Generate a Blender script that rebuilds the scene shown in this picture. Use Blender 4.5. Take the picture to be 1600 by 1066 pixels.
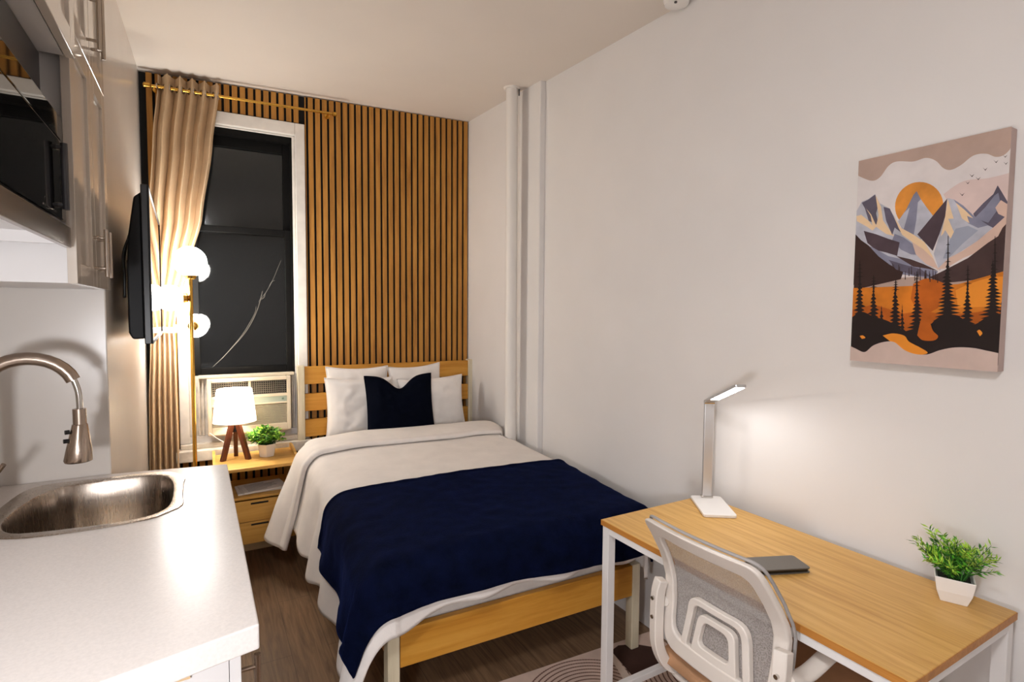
import bpy, bmesh, math, random
import numpy as np
from mathutils import Vector, Matrix, noise

for _o in list(bpy.data.objects):
    bpy.data.objects.remove(_o)
SC = bpy.context.scene
COL = SC.collection
PI = math.pi

# ---------------------------------------------------------------- camera, world, exposure
F_PX, YAW, PITCH, ROLL, HCAM = 841.0, 0.521, 0.055, 0.007, 1.48
fw = Vector((math.sin(YAW) * math.cos(PITCH), math.cos(YAW) * math.cos(PITCH), -math.sin(PITCH)))
rt = Vector((math.cos(YAW), -math.sin(YAW), 0))
up = rt.cross(fw)
rt, up = rt * math.cos(ROLL) + up * math.sin(ROLL), -rt * math.sin(ROLL) + up * math.cos(ROLL)
cam = bpy.data.cameras.new('camera')
cam.sensor_fit = 'HORIZONTAL'
cam.sensor_width = 36.0
cam.lens = 36.0 * F_PX / 1600.0
cam.clip_start = 0.02
camo = bpy.data.objects.new('camera', cam)
camo.matrix_world = Matrix(((rt.x, up.x, -fw.x, 0), (rt.y, up.y, -fw.y, 0), (rt.z, up.z, -fw.z, HCAM), (0, 0, 0, 1)))
COL.objects.link(camo)
SC.camera = camo

w = bpy.data.worlds.new('night')
w.use_nodes = True
w.node_tree.nodes['Background'].inputs[0].default_value = (0.014, 0.014, 0.014, 1)
w.node_tree.nodes['Background'].inputs[1].default_value = 0.6
SC.world = w
SC.view_settings.view_transform = 'Standard'
SC.view_settings.look = 'None'
SC.view_settings.gamma = 1.0
SC.view_settings.use_curve_mapping = False
SC.view_settings.exposure = 0.24
SC.cycles.use_denoising = True
SC.cycles.sample_clamp_indirect = 6.0
SC.cycles.max_bounces = 10
SC.cycles.transparent_max_bounces = 12

# lamp strengths (radiance of the glowing surfaces; the lamps themselves are built below)
L_CEIL = 84.0
L_GLOBE = 45.0
L_SPOT = 176.0
W_TABLE = 14.0
L_DESK = 34.0

# ---------------------------------------------------------------- colour and materials
def lin(c):
    return tuple(((v / 255.0) / 12.92 if v / 255.0 <= 0.04045 else ((v / 255.0 + 0.055) / 1.055) ** 2.4) for v in c)

def base_mat(name, rgb, rough=0.5, metal=0.0, spec=0.5):
    m = bpy.data.materials.new(name)
    m.use_nodes = True
    b = m.node_tree.nodes['Principled BSDF']
    b.inputs['Base Color'].default_value = (*lin(rgb), 1)
    b.inputs['Roughness'].default_value = rough
    b.inputs['Metallic'].default_value = metal
    b.inputs['Specular IOR Level'].default_value = spec
    return m, m.node_tree, b

def _coords(nt, scale):
    tc = nt.nodes.new('ShaderNodeTexCoord')
    mp = nt.nodes.new('ShaderNodeMapping')
    mp.inputs['Scale'].default_value = scale
    nt.links.new(tc.outputs['Object'], mp.inputs['Vector'])
    return mp.outputs['Vector']

def _noise(nt, vec, scale, detail=4, rough=0.55, dist=0.0):
    n = nt.nodes.new('ShaderNodeTexNoise')
    n.inputs['Scale'].default_value = scale
    n.inputs['Detail'].default_value = detail
    n.inputs['Roughness'].default_value = rough
    n.inputs['Distortion'].default_value = dist
    nt.links.new(vec, n.inputs['Vector'])
    return n.outputs['Fac']

def _ramp(nt, fac, stops):
    r = nt.nodes.new('ShaderNodeValToRGB')
    while len(r.color_ramp.elements) < len(stops):
        r.color_ramp.elements.new(0.5)
    for e, (p, c) in zip(r.color_ramp.elements, stops):
        e.position = p
        e.color = (*lin(c), 1)
    nt.links.new(fac, r.inputs['Fac'])
    return r.outputs['Color']

def _bump(nt, b, fac, strength, dist):
    n = nt.nodes.new('ShaderNodeBump')
    n.inputs['Strength'].default_value = strength
    n.inputs['Distance'].default_value = dist
    nt.links.new(fac, n.inputs['Height'])
    nt.links.new(n.outputs['Normal'], b.inputs['Normal'])

def shade(c, k):
    return tuple(max(0, min(255, v * k)) for v in c)

def mat_plain(name, rgb, rough=0.5, metal=0.0, spec=0.5, var=0.04, nscale=6.0, bump=0.0, bscale=60.0, bdist=0.002):
    m, nt, b = base_mat(name, rgb, rough, metal, spec)
    v = _coords(nt, (1, 1, 1))
    n = _noise(nt, v, nscale, 3)
    nt.links.new(_ramp(nt, n, [(0.3, shade(rgb, 1 - var)), (0.7, shade(rgb, 1 + var))]), b.inputs['Base Color'])
    if bump:
        _bump(nt, b, _noise(nt, v, bscale, 4), bump, bdist)
    return m

def mat_wood(name, dark, mid, light, axis='X', scale=1.0, rough=0.45, stretch=14.0, spec=0.4):
    m, nt, b = base_mat(name, mid, rough, 0, spec)
    s = {'X': (1, stretch, stretch), 'Y': (stretch, 1, stretch), 'Z': (stretch, stretch, 1)}[axis]
    v = _coords(nt, s)
    n1 = _noise(nt, v, 2.2 * scale, 6, 0.62, 0.6)
    nt.links.new(_ramp(nt, n1, [(0.28, dark), (0.5, mid), (0.74, light)]), b.inputs['Base Color'])
    _bump(nt, b, _noise(nt, v, 9 * scale, 3), 0.12, 0.001)
    return m

def mat_brushed(name, rgb, rough=0.28, axis='X', amp=0.10):
    m, nt, b = base_mat(name, rgb, rough, 1.0)
    s = {'X': (2, 160, 160), 'Y': (160, 2, 160), 'Z': (160, 160, 2)}[axis]
    n = _noise(nt, _coords(nt, s), 1.5, 3)
    mr = nt.nodes.new('ShaderNodeMapRange')
    mr.inputs['To Min'].default_value = rough - amp
    mr.inputs['To Max'].default_value = rough + amp
    nt.links.new(n, mr.inputs['Value'])
    nt.links.new(mr.outputs['Result'], b.inputs['Roughness'])
    return m

def mat_emit(name, rgb, strength):
    m, nt, b = base_mat(name, rgb, 0.3)
    b.inputs['Emission Color'].default_value = (*lin(rgb), 1)
    b.inputs['Emission Strength'].default_value = strength
    return m

def mat_fabric(name, rgb, rough=0.9, var=0.05, nscale=9, fine=350.0, fbump=0.25, crease=0.0, cscale=7.0, sheen=0.0, spec=0.2, tint=None):
    m, nt, b = base_mat(name, rgb, rough, 0, spec)
    v = _coords(nt, (1, 1, 1))
    n = _noise(nt, v, nscale, 4)
    nt.links.new(_ramp(nt, n, [(0.3, shade(rgb, 1 - var)), (0.7, shade(rgb, 1 + var))]), b.inputs['Base Color'])
    add = nt.nodes.new('ShaderNodeMath')
    add.operation = 'MULTIPLY_ADD'
    nt.links.new(_noise(nt, v, cscale, 5, 0.6, 0.8), add.inputs[0])
    add.inputs[1].default_value = crease
    nt.links.new(_noise(nt, v, fine, 2), add.inputs[2])
    _bump(nt, b, add.outputs[0], fbump, 0.002)
    if sheen:
        b.inputs['Sheen Weight'].default_value = sheen
        b.inputs['Sheen Roughness'].default_value = 0.4
        b.inputs['Sheen Tint'].default_value = (*lin(tint or shade(rgb, 2.5)), 1)
    return m

M = {}
M['wall'] = mat_plain('wall_paint', (225, 221, 218), 0.6, var=0.012, nscale=2.0, bump=0.10, bscale=5.0, bdist=0.01, spec=0.3)
M['gloss_wall'] = mat_plain('gloss_wall_paint', (224, 217, 209), 0.24, var=0.012, nscale=2.0, bump=0.10, bscale=6.0, bdist=0.006)
M['ceiling'] = mat_plain('ceiling_paint', (224, 215, 206), 0.7, var=0.012, nscale=1.5, bump=0.10, bscale=4.0, bdist=0.008, spec=0.2)
M['trim'] = mat_plain('trim_paint', (228, 222, 214), 0.4, var=0.04, nscale=10, bump=0.3, bscale=25, bdist=0.003)
M['old_paint'] = mat_plain('aged_sill_paint', (214, 205, 192), 0.5, var=0.10, nscale=14, bump=0.4, bscale=30, bdist=0.003)
M['black_paint'] = mat_plain('black_sash_paint', (13, 12, 11), 0.55, var=0.15, nscale=20, bump=0.3, bscale=40, spec=0.12)
M['felt'] = mat_plain('black_felt', (12, 10, 9), 0.95, var=0.1)
M['slat'] = mat_wood('oak_slat', (148, 98, 36), (178, 123, 50), (198, 143, 66), 'Z', 1.2, 0.5)
M['bed_wood'] = mat_wood('honey_pine', (180, 118, 34), (202, 142, 52), (216, 160, 70), 'X', 0.8, 0.42)
M['bed_post'] = mat_wood('pale_post_wood', (196, 182, 152), (214, 202, 174), (226, 214, 190), 'Z', 1.0, 0.5)
M['ns_wood'] = mat_wood('nightstand_wood', (194, 142, 66), (214, 164, 84), (226, 180, 102), 'X', 0.8, 0.4)
M['ns_plinth'] = mat_wood('plinth_wood', (216, 192, 152), (228, 206, 168), (236, 216, 182), 'X', 0.8, 0.5)
M['desk_wood'] = mat_wood('desk_oak', (184, 136, 68), (206, 160, 88), (220, 178, 108), 'Y', 1.3, 0.38, 22)
M['desk_edge'] = mat_wood('desk_edge_oak', (164, 104, 42), (184, 122, 54), (200, 140, 68), 'Y', 1.3, 0.45, 22)
M['white_metal'] = mat_plain('white_powder_coat', (232, 229, 227), 0.38, var=0.01)
M['white_plastic'] = mat_plain('white_plastic', (222, 213, 204), 0.38, var=0.015)
M['white_gloss'] = mat_plain('white_ceramic', (238, 234, 230), 0.25, var=0.01)
M['quartz'] = mat_plain('white_quartz', (222, 215, 210), 0.25, var=0.02, nscale=160, spec=0.14)
M['cabinet'] = mat_plain('cabinet_lacquer', (214, 204, 192), 0.10, var=0.012)
M['cab_side'] = mat_plain('white_melamine', (232, 229, 227), 0.4, var=0.01)
M['raw_wood'] = mat_wood('raw_plywood', (196, 156, 108), (214, 178, 130), (226, 194, 150), 'X', 1.0, 0.6)
M['steel'] = mat_brushed('brushed_steel', (146, 134, 122), 0.24, 'Y', 0.04)
M['steel_v'] = mat_brushed('brushed_steel_upright', (176, 164, 152), 0.26, 'Z', 0.08)
M['nickel'] = mat_brushed('brushed_nickel', (176, 160, 146), 0.25, 'Z', 0.06)
M['chrome'] = mat_plain('chrome', (200, 196, 190), 0.12, 1.0, var=0.02)
M['brass'] = mat_plain('brass', (206, 158, 72), 0.26, 1.0, var=0.03)
M['black_gloss'] = mat_plain('black_glass', (10, 9, 9), 0.03, var=0.1)
M['black_plastic'] = mat_plain('black_plastic', (9, 9, 10), 0.35, var=0.1)
M['black_matte'] = mat_plain('black_matte_plastic', (7, 7, 8), 0.5, var=0.1, spec=0.25)
M['dark_gray'] = mat_plain('dark_gray_plastic', (52, 50, 52), 0.3, var=0.05)
M['duvet'] = mat_fabric('white_cotton', (232, 225, 219), var=0.02, crease=2.2, cscale=6, fbump=0.22)
M['pillow'] = mat_fabric('white_pillowcase', (236, 230, 225), var=0.02, crease=2.5, cscale=8, fbump=0.25)
M['mattress'] = mat_fabric('mattress_ticking', (226, 220, 214))
M['navy'] = mat_fabric('navy_fleece', (7, 12, 33), var=0.22, nscale=16, fine=160, fbump=0.9, crease=1.2, cscale=12, sheen=0.16, spec=0.03, tint=(40, 66, 150))
M['navy_cushion'] = mat_fabric('navy_velvet', (6, 9, 21), var=0.12, nscale=10, fine=300, fbump=0.4, sheen=0.03, spec=0.04, tint=(40, 60, 130))
M['curtain'] = mat_fabric('beige_curtain_linen', (206, 178, 144), var=0.04, fine=420, fbump=0.2)
M['tie'] = mat_fabric('cream_tieback', (226, 208, 180))
M['walnut'] = mat_wood('walnut', (62, 28, 14), (88, 42, 22), (112, 58, 32), 'Z', 1.4, 0.4)
M['leaf'] = mat_plain('leaf_green', (84, 156, 44), 0.5, var=0.35, nscale=40)
M['leaf_light'] = mat_plain('leaf_yellow_green', (160, 196, 70), 0.5, var=0.25, nscale=40)
M['leaf_dark'] = mat_plain('leaf_dark_green', (48, 100, 36), 0.5, var=0.3, nscale=40)
M['soil'] = mat_plain('dark_moss', (30, 34, 20), 0.9, var=0.3)
M['paper'] = mat_plain('printed_paper', (226, 222, 218), 0.6, var=0.03)
M['ink'] = mat_plain('grey_ink', (120, 118, 118), 0.7)
M['ac'] = mat_plain('ac_cream_plastic', (222, 208, 184), 0.45, var=0.03, nscale=8)
M['ac_dark'] = mat_plain('ac_grille_dark', (44, 40, 36), 0.6)
M['ac_strip'] = mat_plain('ac_grey_green_strip', (168, 178, 164), 0.35)
M['aluminium'] = mat_plain('silver_aluminium', (206, 204, 204), 0.32, 0.75, var=0.02)
M['tablet'] = mat_plain('graphite_shell', (104, 99, 92), 0.42, 0.35, var=0.03)
M['seat'] = mat_fabric('tan_seat_fabric', (176, 134, 100), fine=260)
M['mesh_rim'] = mat_fabric('grey_mesh_binding', (158, 153, 150))
M['canvas_edge'] = mat_plain('canvas_edge', (190, 168, 160), 0.8)
M['globe'] = mat_emit('lit_opal_globe', (255, 252, 247), L_GLOBE)
M['added_ceil_lamp'] = mat_emit('lit_ceiling_diffuser', (250, 251, 255), L_CEIL)
M['led'] = mat_emit('lit_led_strip', (255, 253, 252), L_DESK)

def mat_glass():
    m = bpy.data.materials.new('night_window_glass')
    m.use_nodes = True
    b = m.node_tree.nodes['Principled BSDF']
    b.inputs['Base Color'].default_value = (0.62, 0.66, 0.66, 1)
    b.inputs['Roughness'].default_value = 0.03
    b.inputs['Transmission Weight'].default_value = 1.0
    b.inputs['IOR'].default_value = 1.45
    nt = m.node_tree
    n = _noise(nt, _coords(nt, (1, 1, 1)), 9, 3)
    mr = nt.nodes.new('ShaderNodeMapRange')
    mr.inputs['To Min'].default_value = 0.02
    mr.inputs['To Max'].default_value = 0.10
    nt.links.new(n, mr.inputs['Value'])
    nt.links.new(mr.outputs['Result'], b.inputs['Roughness'])
    return m
M['glass'] = mat_glass()

def mat_shade():
    m = bpy.data.materials.new('lampshade_linen')
    m.use_nodes = True
    nt = m.node_tree
    out = nt.nodes['Material Output']
    d = nt.nodes.new('ShaderNodeBsdfDiffuse')
    t = nt.nodes.new('ShaderNodeBsdfTranslucent')
    mx = nt.nodes.new('ShaderNodeMixShader')
    n = _noise(nt, _coords(nt, (40, 40, 40)), 8, 3)
    c = _ramp(nt, n, [(0.3, (250, 240, 224)), (0.7, (255, 247, 234))])
    nt.links.new(c, d.inputs['Color'])
    nt.links.new(c, t.inputs['Color'])
    mx.inputs[0].default_value = 0.55
    nt.links.new(d.outputs[0], mx.inputs[1])
    nt.links.new(t.outputs[0], mx.inputs[2])
    nt.links.new(mx.outputs[0], out.inputs['Surface'])
    return m
M['shade'] = mat_shade()

def mat_mesh():
    m = bpy.data.materials.new('grey_office_mesh')
    m.use_nodes = True
    nt = m.node_tree
    out = nt.nodes['Material Output']
    b = nt.nodes['Principled BSDF']
    b.inputs['Base Color'].default_value = (*lin((170, 164, 160)), 1)
    b.inputs['Roughness'].default_value = 0.7
    t = nt.nodes.new('ShaderNodeBsdfTransparent')
    mx = nt.nodes.new('ShaderNodeMixShader')
    ck = nt.nodes.new('ShaderNodeTexVoronoi')
    ck.inputs['Scale'].default_value = 260
    nt.links.new(_coords(nt, (1, 1, 1)), ck.inputs['Vector'])
    mr = nt.nodes.new('ShaderNodeMapRange')
    mr.inputs['From Max'].default_value = 0.7
    mr.inputs['To Min'].default_value = 0.38
    mr.inputs['To Max'].default_value = 0.86
    nt.links.new(ck.outputs['Distance'], mr.inputs['Value'])
    nt.links.new(mr.outputs['Result'], mx.inputs[0])
    nt.links.new(t.outputs[0], mx.inputs[1])
    nt.links.new(b.outputs[0], mx.inputs[2])
    nt.links.new(mx.outputs[0], out.inputs['Surface'])
    return m
M['mesh'] = mat_mesh()
M['pipe'] = mat_plain('pipe_paint', (230, 225, 219), 0.45, var=0.01, nscale=3.0)

def mat_floor():
    m, nt, b = base_mat('dark_plank_floor', (92, 76, 62), 0.42, 0, 0.35)
    tc = nt.nodes.new('ShaderNodeTexCoord')
    mp = nt.nodes.new('ShaderNodeMapping')
    mp.inputs['Rotation'].default_value = (0, 0, PI / 2)
    nt.links.new(tc.outputs['Object'], mp.inputs['Vector'])
    br = nt.nodes.new('ShaderNodeTexBrick')
    br.offset = 0.4
    br.inputs['Color1'].default_value = (*lin((152, 122, 94)), 1)
    br.inputs['Color2'].default_value = (*lin((140, 112, 87)), 1)
    br.inputs['Mortar'].default_value = (*lin((84, 66, 52)), 1)
    br.inputs['Scale'].default_value = 1.0
    br.inputs['Mortar Size'].default_value = 0.001
    br.inputs['Brick Width'].default_value = 1.2
    br.inputs['Row Height'].default_value = 0.15
    nt.links.new(mp.outputs['Vector'], br.inputs['Vector'])
    v = _coords(nt, (26, 1.6, 1))
    g = _ramp(nt, _noise(nt, v, 2.4, 7, 0.65, 0.7), [(0.25, (150, 140, 132)), (0.55, (222, 218, 212)), (0.8, (255, 255, 255))])
    mx = nt.nodes.new('ShaderNodeMix')
    mx.data_type = 'RGBA'
    mx.blend_type = 'MULTIPLY'
    mx.inputs[0].default_value = 1.0
    nt.links.new(br.outputs['Color'], mx.inputs[6])
    nt.links.new(g, mx.inputs[7])
    nt.links.new(mx.outputs[2], b.inputs['Base Color'])
    _bump(nt, b, _noise(nt, v, 6, 4), 0.15, 0.001)
    return m
M['floor'] = mat_floor()

# ---------------------------------------------------------------- mesh helpers
def box(bm, lo, hi, mi=0, X=None):
    vs = [bm.verts.new((x, y, z)) for x in (lo[0], hi[0]) for y in (lo[1], hi[1]) for z in (lo[2], hi[2])]
    if X is not None:
        for v in vs:
            v.co = X @ v.co
    for f in ((0, 1, 3, 2), (4, 6, 7, 5), (0, 4, 5, 1), (2, 3, 7, 6), (0, 2, 6, 4), (1, 5, 7, 3)):
        bm.faces.new([vs[i] for i in f]).material_index = mi

def prism(bm, poly, a0, a1, axis='z', mi=0):
    """extrude a 2D polygon between a0 and a1 along an axis; poly holds the two other coordinates in order"""
    def P(p, a):
        return {'z': (p[0], p[1], a), 'y': (p[0], a, p[1]), 'x': (a, p[0], p[1])}[axis]
    A = [bm.verts.new(P(p, a0)) for p in poly]
    B = [bm.verts.new(P(p, a1)) for p in poly]
    n = len(poly)
    fs = [bm.faces.new(A), bm.faces.new(B)]
    for i in range(n):
        fs.append(bm.faces.new((A[i], A[(i + 1) % n], B[(i + 1) % n], B[i])))
    for f in fs:
        f.material_index = mi

def tube(bm, pts, r, seg=10, closed=False, flat=None, mi=0, nref=None):
    """sweep a circle (or ellipse: flat=(a,b)) along points; r may be a list"""
    pts = [Vector(p) for p in pts]
    n = len(pts)
    rings = []
    ref = Vector(nref) if nref else None
    for i, p in enumerate(pts):
        if closed:
            t = pts[(i + 1) % n] - pts[i - 1]
        else:
            t = pts[min(i + 1, n - 1)] - pts[max(i - 1, 0)]
        t.normalize()
        if ref is None:
            ref = Vector((0, 0, 1)) if abs(t.z) < 0.9 else Vector((1, 0, 0))
        a = (ref - t * ref.dot(t)).normalized()
        if not nref:
            ref = a
        b = t.cross(a)
        rr = r[i] if isinstance(r, (list, tuple)) else r
        ka, kb = flat if flat else (1, 1)
        rings.append([bm.verts.new(p + a * (math.cos(2 * PI * k / seg) * rr * ka) + b * (math.sin(2 * PI * k / seg) * rr * kb)) for k in range(seg)])
    for i in range(n if closed else n - 1):
        A, B = rings[i], rings[(i + 1) % n]
        for k in range(seg):
            bm.faces.new((A[k], A[(k + 1) % seg], B[(k + 1) % seg], B[k])).material_index = mi
    if not closed:
        bm.faces.new(rings[0][::-1]).material_index = mi
        bm.faces.new(rings[-1]).material_index = mi

def lathe(bm, prof, c=(0, 0, 0), seg=32, X=None, mi=0, closed=False):
    rings = []
    for (r, z) in prof:
        if r < 1e-6:
            rings.append([bm.verts.new((c[0], c[1], c[2] + z))])
        else:
            rings.append([bm.verts.new((c[0] + r * math.cos(2 * PI * k / seg), c[1] + r * math.sin(2 * PI * k / seg), c[2] + z)) for k in range(seg)])
    for i in range(len(rings) - (0 if closed else 1)):
        A, B = rings[i], rings[(i + 1) % len(rings)]
        for k in range(seg):
            q = [A[k % len(A)], A[(k + 1) % len(A)], B[(k + 1) % len(B)], B[k % len(B)]]
            u = []
            for v in q:
                if v not in u:
                    u.append(v)
            if len(u) > 2:
                bm.faces.new(u).material_index = mi
    if X is not None:
        for ring in rings:
            for v in ring:
                v.co = X @ v.co

def grid(bm, nu, nv, fn, closeu=False, mi=0):
    V = [[bm.verts.new(fn(i / (nu if closeu else nu - 1), j / (nv - 1))) for j in range(nv)] for i in range(nu)]
    for i in range(nu if closeu else nu - 1):
        for j in range(nv - 1):
            k = (i + 1) % nu
            bm.faces.new((V[i][j], V[k][j], V[k][j + 1], V[i][j + 1])).material_index = mi
    return V

def sphere(bm, c, r, seg=32, rings=18, sz=1.0):
    prof = [(r * math.sin(PI * i / rings), -r * sz * math.cos(PI * i / rings)) for i in range(rings + 1)]
    lathe(bm, prof, c, seg)

def wmat(o):
    m = Matrix.LocRotScale(o.location, o.rotation_euler, None)
    return wmat(o.parent) @ m if o.parent else m

def obj(name, bm, mats, parent=None, space='world', bevel=0.0, smooth=None, solid=0.0, subd=0, seg=2, solid_off=-1):
    """link a bmesh as ONE mesh object; with space='world' its coordinates are world ones even under a parent"""
    bmesh.ops.recalc_face_normals(bm, faces=bm.faces[:])
    me = bpy.data.meshes.new(name)
    bm.to_mesh(me)
    bm.free()
    if parent is not None and space == 'world':
        me.transform(wmat(parent).inverted())
    for m in (mats if isinstance(mats, (list, tuple)) else [mats]):
        me.materials.append(m)
    o = bpy.data.objects.new(name, me)
    o.parent = parent
    COL.objects.link(o)
    if smooth is not None:
        for p in me.polygons:
            p.use_smooth = True
        if smooth < 179:
            me.set_sharp_from_angle(angle=math.radians(smooth))
    if solid:
        md = o.modifiers.new('thickness', 'SOLIDIFY')
        md.thickness = solid
        md.offset = solid_off
    if bevel:
        md = o.modifiers.new('bevel', 'BEVEL')
        md.width = bevel
        md.segments = seg
        md.limit_method = 'ANGLE'
        md.angle_limit = math.radians(35)
    if subd:
        md = o.modifiers.new('smooth', 'SUBSURF')
        md.levels = md.render_levels = subd
    return o

def tag(o, label, cat, group=None, kind=None):
    o['label'] = label
    o['category'] = cat
    if group:
        o['group'] = group
    if kind:
        o['kind'] = kind
    return o

def thing(name, label, cat, loc=(0, 0, 0), rotz=0.0, group=None):
    o = bpy.data.objects.new(name, None)
    o.empty_display_size = 0.05
    o.location = loc
    o.rotation_euler = (0, 0, rotz)
    COL.objects.link(o)
    return tag(o, label, cat, group)

def struct(name, bm, m, label=None, parent=None, **k):
    o = obj(name, bm, m, parent, **k)
    if parent is None:
        o['kind'] = 'structure'
        if label:
            o['label'] = label
            o['category'] = name.split('_')[0]
    return o

def NB():
    return bmesh.new()

def rrect(w, h, r, n=5):
    """rounded rectangle outline centred at 0"""
    out = []
    for cx, cy, a0 in ((w / 2 - r, h / 2 - r, 0), (-w / 2 + r, h / 2 - r, PI / 2), (-w / 2 + r, -h / 2 + r, PI), (w / 2 - r, -h / 2 + r, 1.5 * PI)):
        for i in range(n + 1):
            a = a0 + i / n * PI / 2
            out.append((cx + r * math.cos(a), cy + r * math.sin(a)))
    return out

def smoothstep(a, b, x):
    t = max(0.0, min(1.0, (x - a) / (b - a)))
    return t * t * (3 - 2 * t)

def catmull(pts, n=8):
    pts = [Vector(p) for p in pts]
    out = []
    for i in range(len(pts) - 1):
        p0, p1, p2, p3 = pts[max(i - 1, 0)], pts[i], pts[i + 1], pts[min(i + 2, len(pts) - 1)]
        for k in range(n):
            t = k / n
            out.append(0.5 * ((2 * p1) + (p2 - p0) * t + (2 * p0 - 5 * p1 + 4 * p2 - p3) * t * t + (3 * p1 - p0 - 3 * p2 + p3) * t ** 3))
    out.append(pts[-1])
    return out

# ---------------------------------------------------------------- the room
XL, XRF, XRN = -0.292, 1.750, 1.785       # left wall, right wall beyond / before its small step
YSTEP, YB, SK = 2.735, 3.739, 0.03        # step in the right wall, back wall at its right end, skew of the back wall
YNEAR, XALC, YPANEL = -1.7, -0.60, 2.32

def yb(x, off=0.0):
    return YB + SK * (1.754 - x) - off

def zc(x, y):
    return 2.892 + 0.0548 * (y - 3.739) + 0.028 * (x - 1.754)

bm = NB(); box(bm, (-0.75, YNEAR - 0.1, -0.06), (1.95, 4.0, 0.0))
struct('floor', bm, M['floor'], 'dark brown wood plank floor')

bm = NB()
P4 = [(-0.75, YNEAR - 0.1), (1.95, YNEAR - 0.1), (1.95, 4.0), (-0.75, 4.0)]
A = [bm.verts.new((x, y, zc(x, y))) for x, y in P4]
B = [bm.verts.new((x, y, zc(x, y) + 0.1)) for x, y in P4]
bm.faces.new(A); bm.faces.new(B)
for i in range(4):
    bm.faces.new((A[i], A[(i + 1) % 4], B[(i + 1) % 4], B[i]))
struct('ceiling', bm, M['ceiling'], 'smooth off-white ceiling')

bm = NB()
prism(bm, [(XRN, YNEAR), (XRN, YSTEP - 0.004), (XRF + 0.004, YSTEP), (XRF, YSTEP + 0.006), (XRF, 3.98), (1.93, 3.98), (1.93, YNEAR)], -0.02, 2.98)
struct('wall_right', bm, M['wall'], 'white painted right wall with a shallow step behind the pipe')

bm = NB()
prism(bm, [(XALC, YNEAR), (XALC, YPANEL), (XL - 0.003, YPANEL), (XL, YPANEL + 0.004), (XL, 3.98), (-0.74, 3.98), (-0.74, YNEAR)], -0.02, 2.9)
struct('wall_left', bm, M['gloss_wall'], 'glossy white left wall, stepped back behind the kitchen counter')
bm = NB(); box(bm, (-0.74, YNEAR - 0.1, -0.02), (1.93, YNEAR, 2.9))
struct('wall_near', bm, M['wall'], 'white wall behind the camera')

# back wall with the window opening
WX0, WX1, WZ0, WZ1 = -0.085, 0.537, 0.70, 2.60
bm = NB()
for x0, x1, z0, z1 in ((XL - 0.1, WX0, -0.02, 2.95), (WX1, 1.93, -0.02, 2.95), (WX0, WX1, -0.02, WZ0), (WX0, WX1, WZ1, 2.95)):
    prism(bm, [(x0, yb(x0)), (x1, yb(x1)), (x1, yb(x1) + 0.17), (x0, yb(x0) + 0.17)], z0, z1)
struct('wall_back', bm, M['wall'], 'back wall behind the slatted panel')

bm = NB()
prism(bm, [(XL, yb(XL, 0.012)), (1.75, yb(1.75, 0.012)), (1.75, yb(1.75)), (XL, yb(XL))], 0.0, 0.11)
struct('baseboard_back', bm, M['trim'], 'low baseboard along the back wall')

# slatted wood panel: felt backing and slats, cut around the window trim
TX0, TX1, TZ1 = -0.135, 0.594, 2.675
panel = thing('slat_wall_panel', 'vertical oak slat wall panel with black felt gaps covering the back wall', 'wall panel', (0.7, yb(0.7), 0.11))
bm = NB()
for x0, x1, z0, z1 in ((XL + 0.002, TX0, 0.112, 9), (TX1, XRF - 0.006, 0.112, 9), (TX0, TX1, TZ1, 9), (TX0, TX1, 0.112, 0.56)):
    top = [zc(x0, 3.75) - 0.004, zc(x1, 3.75) - 0.004] if z1 == 9 else [z1, z1]
    vs = []
    for off in (0.001, 0.010):
        vs.append([bm.verts.new((x0, yb(x0, off), z0)), bm.verts.new((x1, yb(x1, off), z0)), bm.verts.new((x1, yb(x1, off), top[1])), bm.verts.new((x0, yb(x0, off), top[0]))])
    bm.faces.new(vs[0]); bm.faces.new(vs[1])
    for i in range(4):
        bm.faces.new((vs[0][i], vs[0][(i + 1) % 4], vs[1][(i + 1) % 4], vs[1][i]))
obj('felt_backing', bm, M['felt'], panel)
bm = NB()
PITCH_S, WS = 0.0437, 0.0292
x = XRF - 0.010 - WS
while x > XL:
    x1 = x + WS
    xm = x + WS / 2
    segs = [(0.112, zc(xm, 3.75) - 0.006)]
    if x1 > TX0 and x < TX1:
        segs = [(0.112, 0.555), (TZ1 + 0.006, zc(xm, 3.75) - 0.006)]
        if x < TX0 < x1 or x < TX1 < x1:
            segs = [(0.112, zc(xm, 3.75) - 0.006)]
    xa, xz = (TX1 + 0.004, x1) if x < TX1 < x1 else ((x, TX0 - 0.004) if x < TX0 < x1 else (x, x1))
    for z0, z1 in segs:
        if xz - xa > 0.003:
            prism(bm, [(xa, yb(xa, 0.010)), (xz, yb(xz, 0.010)), (xz, yb(xz, 0.021)), (xa, yb(xa, 0.021))], z0, z1)
    x -= PITCH_S
obj('slats', bm, M['slat'], panel)

# ---------------------------------------------------------------- window
win = thing('window_1', 'tall night-dark sash window with black frame and white trim', 'window', (0.22, yb(0.22), WZ0))
win['kind'] = 'structure'
def wbox(bm, x0, x1, z0, z1, o0, o1):
    """box set along the back wall; o0..o1 is how far its faces stand out of the wall (negative = into it)"""
    prism(bm, [(x0, yb(x0, o0)), (x1, yb(x1, o0)), (x1, yb(x1, o1)), (x0, yb(x0, o1))], z0, z1)
bm = NB()
wbox(bm, TX1 - 0.058, TX1, 0.663, TZ1, 0.0, 0.030)
wbox(bm, TX0, TX0 + 0.052, 0.663, TZ1, 0.0, 0.030)
wbox(bm, TX0 + 0.052, TX1 - 0.058, TZ1 - 0.076, TZ1, 0.0, 0.030)
wbox(bm, WX1 - 0.018, WX1, WZ0, WZ1, -0.10, 0.0)
wbox(bm, WX0, WX0 + 0.018, WZ0, WZ1, -0.10, 0.0)
wbox(bm, WX0, WX1, WZ1 - 0.012, WZ1, -0.10, 0.0)
obj('casing', bm, M['trim'], win, bevel=0.004)
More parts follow.
